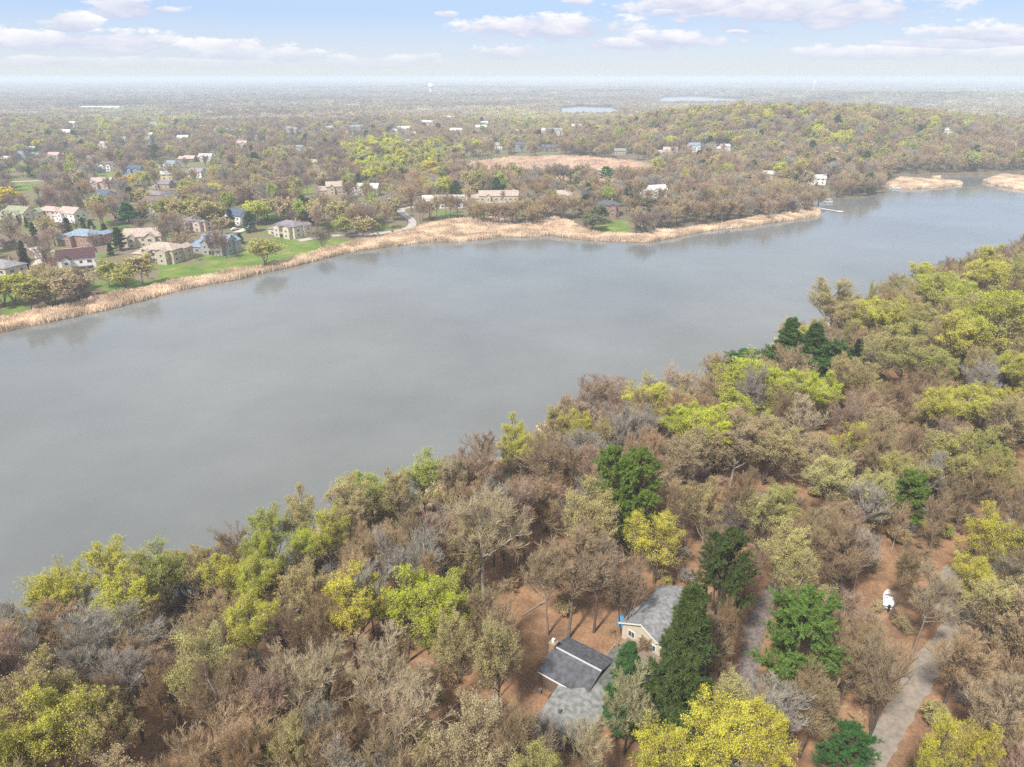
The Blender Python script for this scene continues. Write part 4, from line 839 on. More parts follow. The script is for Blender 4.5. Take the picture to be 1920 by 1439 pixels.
CH = [('pine',1150,905,40,GRN,'bright green pine, left crown of the twin pair',21),('pine',1198,908,42,GRN,'bright green pine, right crown of the twin pair',22),('pine',1705,928,34,GRN,'small bright green pine',15),('pine',1503,1195,70,(0.12,0.19,0.04),'large bright green pine',22),('pine',1360,1070,50,DGR,'dark green pine',22),
      ('spruce',1288,1215,62,DGR,'tall dark spruce',27),('spruce',1178,1262,38,(0.07,0.145,0.045),'mid-green cone-shaped spruce',15),('pine',1590,1405,52,(0.055,0.125,0.035),'dark green spreading pine',11),('spruce',1478,648,36,PGN,'tall pointed shoreline evergreen',24),('spruce',1525,652,34,PGN,'pointed shoreline evergreen',21),('pine',1500,665,34,PGN,'shoreline pine',18),('pine',1450,685,34,PGN,'shoreline pine',16),('pine',1395,684,38,(0.075,0.15,0.045),'rounded shoreline pine',14),('pine',1565,672,30,PGN,'shoreline pine',16),('pine',1505,697,34,PGN,'low shoreline pine',14),('spruce',1607,668,19,(0.025,0.055,0.03),'narrow blackish spruce',15),('pine',1348,695,22,(0.05,0.13,0.04),'small shoreline pine',10),('pine',1545,700,30,PGN,'low shoreline pine',13),('pine',1870,860,20,(0.06,0.16,0.04),'small green pine',11),('pine',1180,975,24,GRN,'low green pine under the twin pair',12)]
for k, u, v, r, c, lk2, H in CH: hero(k, u, v, r, c, lk2, H=H)
# far shore: (kind, base u, base v, crown px radius, colour, H, look)
def fhero(kind, u, v, r, c, H, look=None):
    x, y, z = gp(u, v); dep = proj(x, y, z)[2]; add(kind, x, y, H, r*dep/F, c, look or LK_.get(c), False, True)
GOLD = (0.66,0.50,0.03); LK_[GOLD] = 'golden yellow tree in full bud'
FH = [('leaf',497,500,26,OL,15),('bare',606,470,19,(0.24,0.2,0.14),13,'small bare tree with a pale trunk'),('leaf',256,350,19,GOLD,11),('leaf',8,396,28,GOLD,15),('leaf',268,535,28,TO,14),('leaf',205,540,22,OL,12),('leaf',238,545,22,OL,12),('bare',413,482,15,(0.33,0.21,0.17),14,'pinkish bare tree'),('bare',398,480,13,(0.33,0.21,0.17),13,'pinkish bare tree'),('bare',425,485,13,(0.33,0.21,0.17),13,'pinkish bare tree'),
      ('leaf',30,570,28,YG,14),('leaf',60,585,26,OL,13),('leaf',8,575,26,OL,14),('leaf',92,575,26,TO,13),('leaf',125,580,24,TN,14),('leaf',150,565,22,TN,13),('bare',160,560,22,(0.25,0.2,0.13),14,'dark-trunked bare tree'),('leaf',680,452,24,TO,13),('leaf',650,445,20,OL,12),
      ('leaf',395,430,28,TO,17),('leaf',365,420,26,OL,16),('bare',460,395,26,(0.40,0.27,0.19),22,'tall orange-tan bare tree'),('leaf',500,415,24,TO,15),('leaf',265,388,14,TO,14),('leaf',225,300,10,PG,10),
      ('leaf',808,325,16,GOLD,12),('leaf',828,333,14,GOLD,11),('leaf',790,272,9,GOLD,10),('leaf',755,236,9,GOLD,11),('leaf',687,224,8,YE,11),('leaf',712,265,12,YE,12),('leaf',720,300,18,YG,16),('leaf',775,295,16,YG,16),('leaf',745,318,20,OL,15),('leaf',700,290,18,YG,15),('leaf',665,290,18,YG,15),('leaf',800,300,16,OL,15),('leaf',650,310,16,TO,15),('leaf',690,315,18,OL,15),('leaf',62,230,10,GOLD,11),('leaf',45,230,8,GOLD,11),('leaf',228,245,9,GOLD,10),('leaf',345,268,8,YE,6),('leaf',75,285,16,YE,14),('leaf',155,262,16,OL,14),('leaf',862,308,18,TO,18),
      ('leaf',1110,435,20,(0.17,0.20,0.09),12,'dark green-grey budding tree'),('leaf',1125,420,20,(0.17,0.20,0.09),12,'dark green-grey budding tree'),('bare',1205,440,26,(0.22,0.17,0.14),15,'dense grey-brown bare tree'),('bare',1235,432,24,(0.24,0.18,0.14),14,'dense grey-brown bare tree'),('leaf',1220,400,24,(0.2,0.19,0.10),12,'grey-olive budding tree'),('bare',1055,345,30,(0.27,0.21,0.17),19,'fan-shaped bare tree'),('bare',1180,365,8,(0.30,0.07,0.06),7,'small reddish bare tree'),('leaf',1230,325,14,YG,14),
      ('spruce',90,505,6,DGR,9,'small dark spruce'),('spruce',228,470,11,DGR,13,'dark leaning spruce'),('spruce',242,420,17,(0.06,0.2,0.06),14,'bright green spruce'),('spruce',270,415,11,DGR,11,'dark blue-green spruce'),('spruce',435,428,8,DGR,12,'dark spruce'),('spruce',470,435,11,(0.09,0.14,0.07),13,'grey-green spruce'),('spruce',450,457,6,DGR,6,'small round dark evergreen'),('spruce',22,315,6,DGR,10,'lone dark spruce'),('spruce',505,392,6,DGR,11,'narrow dark spruce'),('spruce',433,280,7,DGR,12,'dark spruce, leftmost of the row'),('spruce',449,285,5,DGR,9,'dark spruce, middle of the row'),('spruce',461,286,5,DGR,9,'dark spruce, right of the row'),('spruce',512,280,9,DGR,13,'broad dark spruce'),('spruce',534,274,8,DGR,13,'dark spruce'),('spruce',570,266,6,DGR,11,'dark spruce'),('spruce',598,262,5,DGR,13,'dark spruce'),('spruce',1178,372,9,PGN,13,'small dark spruce'),('pine',1083,350,14,(0.07,0.17,0.05),15,'green pine'),('pine',1135,345,14,(0.10,0.22,0.05),15,'bright green pine'),('spruce',730,253,8,DGR,13,'dark spruce'),('spruce',948,258,5,PGN,13,'pointed dark spruce'),('spruce',915,262,7,DGR,13,'dark spruce'),('spruce',1401,313,7,GRN,11,'bright green spruce'),('spruce',1420,312,6,GRN,10,'bright green spruce'),('spruce',1452,322,6,DGR,11,'dark spruce'),('spruce',1322,355,5,DGR,8,'small dark spruce'),('spruce',1355,345,6,DGR,10,'small dark spruce'),('spruce',1764,250,7,DGR,13,'dark spruce in the haze'),('spruce',1480,238,8,DGR,14,'dark spruce on the wooded hill'),('spruce',1470,238,6,DGR,13,'dark spruce on the wooded hill'),
      ('spruce',67,448,6,DGR,10,'dark spruce'),('spruce',88,440,6,DGR,10,'dark spruce'),('spruce',37,425,4,DGR,7,'small dark spruce'),('spruce',52,428,4,DGR,7,'small dark spruce'),('spruce',130,440,8,(0.07,0.05,0.045),10,'brownish dark spruce'),('spruce',175,440,7,DGR,9,'dark spruce'),('spruce',200,452,8,DGR,10,'dark spruce'),('spruce',158,432,5,DGR,8,'small dark spruce'),('spruce',47,490,7,DGR,11,'dark spruce'),('spruce',52,515,10,(0.09,0.06,0.06),12,'purplish dark conifer'),('spruce',268,298,5,DGR,8,'small dark spruce'),('spruce',183,392,5,DGR,8,'dark spruce'),('spruce',209,480,5,DGR,7,'small dark spruce'),('spruce',120,255,6,DGR,13,'dark spruce'),('spruce',330,215,5,DGR,12,'dark spruce'),('spruce',640,255,6,DGR,12,'dark spruce'),('spruce',625,258,6,DGR,12,'dark spruce'),('spruce',795,243,7,DGR,12,'dark spruce'),('spruce',810,232,7,DGR,12,'dark spruce'),('spruce',345,385,7,DGR,9,'dark spruce')]
for k in range(26):
    FH.append(('bare', 785+k*12.5+rng.normal(0, 4), 418-8*math.sin(k*.35)+rng.normal(0, 4), 15+3*rng.random(), TAUPE[rng.integers(7)], 15+2*rng.random(), 'slender lakeside-row tree'))
for k in range(30):
    FH.append(('bare', 1240+k*10+rng.normal(0, 4), 425-k*1.0+rng.normal(0, 4), 15+3*rng.random(), TAUPE[rng.integers(7)], 14+2*rng.random(), 'slender wooded-shore tree'))
for q in FH: fhero(*q)

# sight lines kept open: houses, lanes and lawns the photo shows
KEEP = []
for (x, y, z, rad, hh, e) in HOUSES[:2]+HOUSES[4:]:
    u, v0, dep = proj(x, y, z+hh); v1 = proj(x, y, z)[1]; hw = rad*0.85*F/dep
    KEEP.append((float(u-hw), float(v0), float(u+hw), float(v1), math.hypot(x, y)))
for q in LAWNS[:3]:
    u, v, dep = proj(q[:, 0], q[:, 1], 3.0)
for (u0, v0, u1, v1) in [(200,420,245,452),(1112,410,1178,432),(700,392,775,440),(280,478,640,520),(545,352,590,364),(20,342,75,354),(272,303,330,316),(725,395,778,436),(1648,1102,1682,1142),(205,425,245,448),(0,305,70,312)]:
    x, y, _ = gp((u0+u1)/2, v1); KEEP.append((u0, v0, u1, v1, math.hypot(x, y)))
for t_ in TREES:
    if t_['hero'] and (t_['hi'] or t_['s'] > 8):
        q = t_['s']*(0.8 if t_['hi'] else .7); KEEP.append((t_['u']-q, t_['v']-q*(1.3 if t_['kind'] in ('pine', 'spruce') else .9), t_['u']+q, t_['v']+q*.9, math.hypot(t_['x'], t_['y'])-4))
KEEP.append((1020,1195,1180,1335,66)); KEEP.append((1690,1200,1800,1380,66)); KEEP.append((1880,930,1920,1020,115))
KEEP = np.array(KEEP)
HARD = KEEP[:2]
def blocks(u, v0, v1, hw, dist, frac=0.35):
    # does a tree (screen box) standing nearer cover one of the kept boxes?
    k = KEEP
    ov = np.maximum(0, np.minimum(u+hw, k[:, 2])-np.maximum(u-hw, k[:, 0]))*np.maximum(0, np.minimum(v1, k[:, 3])-np.maximum(v0, k[:, 1]))
    ar = (k[:, 2]-k[:, 0])*(k[:, 3]-k[:, 1]); 
    return np.any((ov > 0.06*ar) & (dist < k[:, 4]+3))
rp = np.concatenate([C for C, wd in road_pts]); rw = np.concatenate([np.full(len(C), wd/2) for C, wd in road_pts])
hp = np.array([(h[0], h[1]) for h in HOUSES]); hr = np.array([h[3] for h in HOUSES])
def blocked_ground(x, y, m_=1.5):
    if np.any(np.hypot(rp[:, 0]-x, rp[:, 1]-y) < rw+m_): return True
    return bool(np.any(np.hypot(hp[:, 0]-x, hp[:, 1]-y) < hr*0.85+m_))
placed = {}
def ok_spacing(x, y, d):
    i, j = int(x//12), int(y//12)
    for a_ in (-1, 0, 1):
        for b_ in (-1, 0, 1):
            for (px_, py_, pd) in placed.get((i+a_, j+b_), ()):
                if (px_-x)**2+(py_-y)**2 < (min(d, pd))**2: return False
    placed.setdefault((i, j), []).append((x, y, d)); return True
for t_ in TREES: placed.setdefault((int(t_['x']//12), int(t_['y']//12)), []).append((t_['x'], t_['y'], t_['Rc']*0.95))
# open leaf-litter clearings in the near wood (crown-free ground), photo px polygons on the ground
CLEAR = [pl(q, 8.5) for q in ([(930,1130),(1010,1100),(1060,1150),(1130,1195),(1050,1215),(960,1225),(925,1180)], [(1170,1130),(1250,1090),(1330,1120),(1300,1230),(1200,1240),(1150,1300),(1010,1400),(990,1270),(1060,1190)],
        [(1580,1120),(1700,1080),(1790,1060),(1850,1150),(1700,1400),(1560,1380),(1590,1250)], [(1375,1160),(1430,1130),(1430,1300),(1400,1430),(1350,1430),(1380,1250)], [(1720,1300),(1800,1200),(1860,1250),(1800,1400)],[(1230,880),(1290,900),(1290,960),(1240,960)])]
OLZ = [(1400,860,180,80,0.4),(1650,640,150,90,0.4),(1850,760,120,160,0.35),(250,1110,260,50,0.45),(1500,950,180,120,0.35),(900,1330,160,90,0.4),(700,960,200,60,0.4),(1780,560,180,70,0.5),(1850,1100,110,220,0.5),(1080,800,120,60,0.3)]
near_area = 0
cand = rng.random((26000, 2))*np.array([520, 480])+np.array([-160, 30])
cu, cv, cdp = proj(cand[:, 0], cand[:, 1], 20.0)
sel = (cu > -260) & (cu < 2180) & (cv < 1760); cand = cand[sel]
cl_ = sdist(cand, LAKE); dn_ = segdist(cand, near_edge, False); df_ = segdist(cand, far_edge, False)
m_ = (cl_ > 9.0) & (dn_ < df_) & (dn_ < 260); cand = cand[m_]; dn_ = dn_[m_]
for (x, y), dd in zip(cand, dn_):
    z = 8.0; pxy = np.array([[x, y]])
    inc = any(inside(pxy, q)[0] for q in CLEAR)
    if inc and rng.random() > (0.34 if x > 30 else 0.20): continue
    if blocked_ground(x, y, 1.0): continue
    H = float(np.clip(rng.normal(16.5, 2.0), 11, 21)); Rc = float(np.clip(rng.normal(3.9 if y < 150 else 4.7, 0.85), 2.3, 6.4))
    if dd < 22: H = min(H, 17.0)
    if inc: Rc = min(Rc, 3.2)
    r_ = math.hypot(x, y)
    zz = tz(x, y); u, vt, dep = proj(x, y, zz+H); vb = proj(x, y, zz+H*0.35)[1]; hw = Rc*0.8*F/dep
    if blocks(float(u), float(vt), float(vb), float(hw), r_) and (rng.random() > .10 or r_ < 112): continue
    if not ok_spacing(x, y, Rc*(1.10 if x < 20 else 1.16)): continue
    uc, vc, _ = proj(x, y, zz+H*.62); pr = 0.10; 
    for a_, b_, ra, rb, p_ in OLZ:
        if ((uc-a_)/ra)**2+((vc-b_)/rb)**2 < 1: pr = max(pr, p_)
    if rng.random() < pr:
        c = [TO, TN, OL, YG, PY][rng.choice(5, p=[.34, .24, .2, .12, .10])]; add('leaf', x, y, H, Rc, c, LK_[c], True)
    else:
        i_ = rng.integers(len(TAUPE)); add('bare', x, y, H, Rc, TAUPE[i_], ['brown','taupe','grey-brown','ashy','dark brown','russet-brown','fawn'][i_]+' bare tree', True)
print('near trees', len(TREES))

# far woods on the other side
def tone(u, v, x, y):
    zones = [(1420,214,230,18,.4,'yg'),(1330,255,120,18,.4,'yg'),(1560,262,60,16,.35,'yg'),(1560,225,120,22,.4,'yg'),(740,295,110,35,.75,'yg'),(250,225,130,22,.5,'ol'),(120,240,140,25,.4,'ol'),(1250,235,150,30,.45,'ol'),(1000,228,150,20,.45,'ol'),(420,400,130,25,.6,'ol'),(180,530,130,40,.6,'ol'),(640,440,70,25,.6,'ol'),(1760,290,200,30,.25,'ol'),(1780,210,260,40,.35,'ol'),(1500,345,60,25,.4,'ol'),(600,380,120,30,.3,'ol'),(400,340,140,40,.3,'ol')]
    p = (0.15 if u < 1150 else 0.07)+0.12*float(wob(x, y, 90, 4)); kd = 'ol'
    for a_, b_, ra, rb, q, k in zones:
        if ((u-a_)/ra)**2+((v-b_)/rb)**2 < 1: p = max(p, q); kd = k
    rr_ = rng.random()
    if v > 225 and rr_ > 0.975: return 'spruce', [DGR, MGR, PGN][rng.integers(3)]
    if rr_ < p:
        if kd == 'yg': return 'leaf', [YG, OL, TO, YE][rng.choice(4, p=[.42, .3, .18, .10])]
        return 'leaf', [OL, TO, TN, YG, PG][rng.choice(5, p=[.33, .32, .2, .09, .06])]
    if u < 700 and rng.random() < .45: return 'bare', [(0.31,0.21,0.18),(0.29,0.205,0.165),(0.33,0.24,0.19)][rng.integers(3)]
    return 'bare', TAUPE[rng.integers(7)]
sp = 7.8; X0, X1, Y0, Y1 = -1150, 1150, 200, 1420
gx_, gy_ = np.meshgrid(np.arange(X0, X1, sp), np.arange(Y0, Y1, sp)); P = np.stack([gx_.ravel(), gy_.ravel()], 1)+rng.uniform(-.48, .48, (gx_.size, 2))*sp
u_, v_, d_ = proj(P[:, 0], P[:, 1], 12.0); s_ = (u_ > -230) & (u_ < 2150); P = P[s_]
dl_ = sdist(P, LAKE); dn_ = segdist(P, near_edge, False); df_ = segdist(P, far_edge, False)
bad = (dl_ < 4) | (dn_ < df_) | (sdist(P, REED) < 3) | (sdist(P, MARSH) < 5)
for q in LAWNS: bad |= sdist(P, q) < 2.0
for q in ISL: bad |= sdist(P, q) < 2
P = P[~bad]
sub_ = (P[:, 0] < 20) & (P[:, 1] < 1000)
dens = np.where(sub_, 0.80, 0.95)
P = P[rng.random(len(P)) < dens]
zt_ = terrain(P[:, 0], P[:, 1]); FW = []
# the strip below the long building is a thin row of trees
for (x, y), z in zip(P, zt_):
    r_ = math.hypot(x, y); H = float(np.clip(rng.normal(15.2, 2.6), 8.5, 21)); Rc = float(np.clip(H*0.335*rng.normal(1, .14), 2.4, 6.2))
    if r_ > 700: H *= 1.05; Rc *= 1.1
    u, vt, dep = proj(x, y, z+H); vb = proj(x, y, z+H*.15)[1]
    if blocked_ground(x, y, 0.5): continue
    if blocks(float(u), float(vt), float(vb), float(Rc*.8*F/dep), r_): 
        if rng.random() > (0.015 if r_ < 430 else 0.10): continue
    if not ok_spacing(x, y, 5.8): continue
    k, c = tone(float(u), float((vt+vb)/2), x, y)
    FW.append(dict(kind=k, x=x, y=y, z=z-.1, H=H, Rc=Rc, col=jitc(c, .09), look=None, hi=False, hero=False, u=float(u), v=float((vt+vb)/2), dep=float(dep), s=float(Rc*F/dep), c0=c))
print('far woods', len(FW))
for t_ in FW:
    c = t_['c0']
    if t_['kind'] == 'leaf': t_['look'] = LK_[c]
    elif t_['kind'] == 'spruce': t_['look'] = 'dark green spruce'
    else: t_['look'] = 'pinkish bare tree' if c[0] > .285 else 'grey-brown bare tree'

ALL = TREES+FW
def vis(t_): return -20 < t_['u'] < 1940 and t_['v'] < 1470
def pick(kind, n):
    q = [t_ for t_ in ALL if t_['kind'] == kind and (vis(t_))]; q.sort(key=lambda t_: (-t_['hero'], -t_['s'])); return q[:n]
IND = pick('bare', 296)+pick('leaf', 296)+pick('pine', 290)+pick('spruce', 290)
ids = set(id(t_) for t_ in IND); REST = [t_ for t_ in ALL if id(t_) not in ids]
for t_ in IND:
    if t_['look'] == 'golden yellow tree in full bud': print(round(t_['u']), round(t_['v']), round(t_['s']), t_['col'], t_['z'])
print('individual', len(IND), 'rest', len(REST))

LMK = [('the cream-walled cottage',1210,1165),('the low dark-roofed house',1080,1235),('the white boat',1665,1120),('the large bright green pine',1503,1195),('the tall dark spruce',1288,1200),('the smaller cone-shaped spruce',1178,1260),('the twin-crowned pine',1175,905),('the small bright green pine',1705,928),('the dark spreading pine',1590,1405),
       ('the shoreline pines',1490,660),('the narrow blackish spruce',1607,668),('the lime-green double crown',790,1145),('the lake edge at far left',20,1130),('the pale shoreline crown',700,925),('the yellow-green shore pair',965,830),('the lower left corner',30,1410),('the lower right corner',1890,1420),('the gravel drive',1760,1230),('the big lime crown',1395,745),('the golden drive tree',1832,1010),('the right lime crowns',1860,645),
       ('the maroon-roofed house',150,490),('the shaggy-roofed beige house',310,470),('the grey lakeside house',412,455),('the cream stone house',547,425),('the blue-roofed brick house',165,445),('the golden suburban tree',257,338),('the left edge golden tree',8,370),('the olive-roofed house',42,400),('the curving lane',755,410),('the long white building',835,375),('the big tan-roofed house',1050,365),('the lawn-side brick house',1138,385),('the white gabled house',1230,360),('the white dock',1555,396),('the reed island',1735,345),('the marsh',970,310),('the yellow-green stand',740,295),('the pinkish hillside house',1256,285),('the lone lawn tree',497,470),('the water tower',807,160),('the three dark spruces',447,275),('the tall blue house',977,270),('the left edge reeds',60,600),('the lower middle of the photo',700,1390),('the gap with fallen log',770,1060),('the wooded hilltop',1480,225),('the white three-gabled house',203,305)]
ORD = ['nearest','second nearest','third nearest','fourth nearest','fifth nearest','sixth nearest','seventh nearest','eighth nearest','ninth nearest','tenth nearest','eleventh nearest','twelfth nearest']+['%s nearest' % s for s in ('13th 14th 15th 16th 17th 18th 19th 20th 21st 22nd 23rd 24th 25th 26th 27th 28th 29th 30th 31st 32nd 33rd 34th 35th 36th 37th 38th 39th 40th').split()]
groups = {}
for t_ in IND:
    dd = sorted((math.hypot(t_['u']-a_[1], (t_['v']-a_[2])*1.0), k) for k, a_ in enumerate(LMK))
    k = dd[0][1] if dd[0][0] > 14 else dd[1][1]; nm, lu, lv = LMK[k]; du, dv = t_['u']-lu, t_['v']-lv
    dr = ('right of' if du > 0 else 'left of') if abs(du) > abs(dv) else ('in front of' if dv > 0 else 'behind')
    if 'corner' in nm or 'edge' in nm or 'middle' in nm: dr = {'in front of': 'just below', 'behind': 'just above'}.get(dr, dr)
    groups.setdefault((t_['look'], dr, nm), []).append((math.hypot(du, dv), t_))
for (lk2, dr, nm), q in groups.items():
    q.sort(key=lambda a_: a_[0])
    for i, (_, t_) in enumerate(q):
        t_['label'] = '%s %s %s%s' % (lk2, dr, nm, '' if len(q) == 1 else (', %s to it' % ORD[min(i, len(ORD)-1)]))
        if len(t_['label'].split()) > 16: t_['label'] = t_['label'].replace(' to it', '').replace(' budding', '')
NAME = {'bare': ('bare_tree', 'bare deciduous trees of the woods'), 'leaf': ('budding_tree', 'budding deciduous trees in the woods'), 'pine': ('pine_tree', 'pines standing among the bare trees'), 'spruce': ('spruce_tree', 'spruces among the trees')}
def proto_of(t_):
    key = t_['kind']+('H' if t_['hi'] else 'M'); v_ = (int(abs(t_['x']*7.3+t_['y']*3.1)*10)) % NV[key]; return key, v_
for t_ in IND:
    key, v_ = proto_of(t_); h0, r0 = PH[key]; nm, gr = NAME[t_['kind']]
    e = bpy.data.objects.new(nm, None); COL.objects.link(e); e.location = (t_['x'], t_['y'], t_['z']); e.rotation_euler = (0, 0, float(rng.random()*6.283))
    e.empty_display_size = 0.5
    sx = t_['Rc']/r0; e.scale = (sx, sx, t_['H']/h0); tag(e, t_['label'], 'tree', gr)
    tr2, cr2 = PROTO[(key, v_)]
    bk = rng.choice(4, p=[.4, .3, .2, .1]); b_ = link('trunk', tr2, e); b_.color = [(0.15,0.115,0.09,1),(0.11,0.085,0.07,1),(0.24,0.20,0.16,1),(0.34,0.30,0.25,1)][bk]; c_ = link('crown', cr2, e); c_.color = (*t_['col'], 1)

# ------------------------------------------------------------------ one object of instances for what is past counting
def inst_object(name, items, protos, label=None, cat=None):
    # items: x y z rot sx sz r g b idx ; protos: list of mesh
    A = np.array(items, float); me = bpy.data.meshes.new(name); me.vertices.add(len(A)); me.vertices.foreach_set('co', A[:, :3].astype(np.float32).ravel())
    def fa(n_, ty, dt, arr, fld):
        q = me.attributes.new(n_, ty, 'POINT'); q.data.foreach_set(fld, np.asarray(arr, dt).ravel())
    fa('idx', 'INT', np.int32, A[:, 9], 'value'); fa('rot', 'FLOAT_VECTOR', np.float32, np.stack([0*A[:, 3], 0*A[:, 3], A[:, 3]], 1), 'vector')
    fa('scl', 'FLOAT_VECTOR', np.float32, np.stack([A[:, 4], A[:, 4], A[:, 5]], 1), 'vector'); fa('tint', 'FLOAT_COLOR', np.float32, np.column_stack([A[:, 6:9], np.ones(len(A))]), 'color')
    o = tag(link(name, me), label, cat, kind='stuff')
    ng = bpy.data.node_groups.new(name, 'GeometryNodeTree'); ng.interface.new_socket('Geometry', in_out='INPUT', socket_type='NodeSocketGeometry'); ng.interface.new_socket('Geometry', in_out='OUTPUT', socket_type='NodeSocketGeometry')
    n_ = ng.nodes.new; l_ = ng.links.new; gi = n_('NodeGroupInput'); go = n_('NodeGroupOutput'); jn = n_('GeometryNodeJoinGeometry')
    def na(nm, dt): q = n_('GeometryNodeInputNamedAttribute'); q.data_type = dt; q.inputs['Name'].default_value = nm; return q.outputs['Attribute']
    ai, ar, asl = na('idx', 'INT'), na('rot', 'FLOAT_VECTOR'), na('scl', 'FLOAT_VECTOR')
    for k, me2 in enumerate(protos):
        po = bpy.data.objects.new(name+'_source', me2)
        oi = n_('GeometryNodeObjectInfo'); oi.inputs['Object'].default_value = po; oi.inputs['As Instance'].default_value = True
        cmp_ = n_('FunctionNodeCompare'); cmp_.data_type = 'INT'; cmp_.operation = 'EQUAL'; l_(ai, cmp_.inputs[2]); cmp_.inputs[3].default_value = k
        ip = n_('GeometryNodeInstanceOnPoints'); l_(gi.outputs[0], ip.inputs['Points']); l_(cmp_.outputs[0], ip.inputs['Selection']); l_(oi.outputs['Geometry'], ip.inputs['Instance'])
        e2r = n_('FunctionNodeEulerToRotation'); l_(ar, e2r.inputs[0]); l_(e2r.outputs[0], ip.inputs['Rotation']); l_(asl, ip.inputs['Scale']); l_(ip.outputs[0], jn.inputs[0])
    l_(jn.outputs[0], go.inputs[0]); md2 = o.modifiers.new('instances', 'NODES'); md2.node_group = ng; return o
def fuse(key):   # trunk + crown in one mesh, tinted per instance
    a_, b_ = PROTO[key]; V = []; L = []; mi = []; off = 0; loops = []; ls = []; lt = 0
    me = bpy.data.meshes.new('far_tree'); tv = []; tl = []; tt = []; tm = []
    for k, q in enumerate((a_, b_)):
        v = np.zeros(len(q.vertices)*3, np.float32); q.vertices.foreach_get('co', v); tv.append(v)
        l = np.zeros(len(q.loops), np.int32); q.loops.foreach_get('vertex_index', l); tl.append(l+off); off += len(q.vertices)
        s = np.zeros(len(q.polygons), np.int32); q.polygons.foreach_get('loop_start', s); tt.append(s+lt); lt += len(l)
        mm = np.zeros(len(q.polygons), np.int32); q.polygons.foreach_get('material_index', mm); tm.append(mm+(1 if k else 0))
    me.vertices.add(off); me.vertices.foreach_set('co', np.concatenate(tv)); me.loops.add(lt); me.loops.foreach_set('vertex_index', np.concatenate(tl))
    me.polygons.add(sum(map(len, tt))); me.polygons.foreach_set('loop_start', np.concatenate(tt)); me.polygons.foreach_set('material_index', np.concatenate(tm))
    lst = [bark_i]
    for q in b_.materials: lst.append({'bark': bark_i, 'twigs': twig_i, 'young_leaves': leaf_i, 'needles': needle_i}.get(q.name, q))
    for q in lst: me.materials.append(q)
    me.update(calc_edges=True); return me
needle_i = pmat('far_needles', (0.05,0.1,0.03), inst=True, noise=0.25, scale=0.8, rough=0.8)
bark_i = pmat('far_bark', (0.15,0.115,0.09), noise=0.3, scale=2); keys = [k for k in PROTO]; kidx = {k: i for i, k in enumerate(keys)}; fused = [fuse(k) for k in keys]
# groves for the woods beyond
def grove(seed, leafy, n=9, Rg=13.):
    g = np.random.default_rng(seed); a = Acc()
    for i in range(n):
        th = i*2.4; rr3 = Rg*math.sqrt((i+.5)/n); cx, cy = rr3*math.cos(th), rr3*math.sin(th); H = g.uniform(11, 17); rc = g.uniform(4.2, 6)
        m3 = 150; d = nrm(g.normal(0, 1, (m3, 3))); d[:, 2] = np.abs(d[:, 2])*1.0-0.25*g.random(m3); C = np.array([cx, cy, H-rc*.9])+d*np.array([rc, rc, rc*.9])*(g.random((m3, 1))**.25)
        V, Q = leafquads(g, C, 0.85 if not leafy else 0.95); a.q(V, Q, 1 if (leafy and i % 3) else 0)
        P0 = np.tile([cx, cy, 0.], (6, 1)); P1 = np.array([cx, cy, H-rc])+g.normal(0, 1, (6, 3))*[2, 2, .5]; V, Q = prisms(P0, P1, .22, .1); a.q(V, Q, 0)
    return a.mesh('grove', [twig_i, leaf_i])
gr_k = len(keys); protos = fused+[grove(1, 0), grove(2, 0), grove(3, 1), grove(4, 1)]
def uidx(t_): return kidx[proto_of(t_)]
items = []
for t_ in REST:
    key, v_ = proto_of(t_); h0, r0 = PH[key]; items.append((t_['x'], t_['y'], t_['z'], rng.random()*6.28, t_['Rc']/r0, t_['H']/h0, *t_['col'], kidx[(key, v_)]))
inst_object('woodland', items, fused)
items = []
def zone(r0, r1, sp, sc_):
    ymax = r1; g1 = np.arange(-r1*0.85, r1*0.85, sp); g2 = np.arange(r0*0.6, r1, sp); A, B = np.meshgrid(g1, g2); P = np.stack([A.ravel(), B.ravel()], 1)+rng.uniform(-.45, .45, (A.size, 2))*sp
    r_ = np.hypot(P[:, 0], P[:, 1]); u_, v_, d_ = proj(P[:, 0], P[:, 1], 12.); ok = (u_ > -200) & (u_ < 2120) & (r_ < r1) & ((P[:, 1] >= 1420) | (np.abs(P[:, 0]) >= 1150)) & (r_ >= r0)
    P = P[ok]; 
    if r0 < 2500: P = P[sdist(P, LAKE) > 15]
    for q in (FL1, FL2): P = P[sdist(P, q) > 14*sc_]
    P = P[~((np.hypot(P[:, 0]-lot[0], (P[:, 1]-lot[1])) < 130))]
    z = terrain(P[:, 0], P[:, 1]); u_, v_, d_ = proj(P[:, 0], P[:, 1], z+10)
    for (x, y), zz, u, v in zip(P, z, u_, v_):
        k, c = tone(float(u), float(v), x, y)
        if k == 'spruce': c = (0.07, 0.11, 0.07)
        dz_ = min(1, max(0, (math.hypot(x, y)-1200)/1500)); gm_ = sum(c)/3*.92; c = tuple(q*(1-.55*dz_)+gm_*.55*dz_ for q in c)  # tint greyed with distance: aerial haze put into the grove colour
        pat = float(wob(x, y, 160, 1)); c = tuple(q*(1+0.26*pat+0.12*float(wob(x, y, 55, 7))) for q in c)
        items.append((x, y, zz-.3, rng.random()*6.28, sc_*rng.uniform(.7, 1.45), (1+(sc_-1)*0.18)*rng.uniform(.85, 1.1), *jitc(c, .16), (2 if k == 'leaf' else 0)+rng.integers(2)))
lot = gp(195, 203)[:2]
zone(1130, 3200, 19, 1.0); zone(3200, 7500, 44, 2.3); zone(7500, 17000, 120, 6.0)
print('groves', len(items))
inst_object('distant_woods', items, protos[gr_k:])

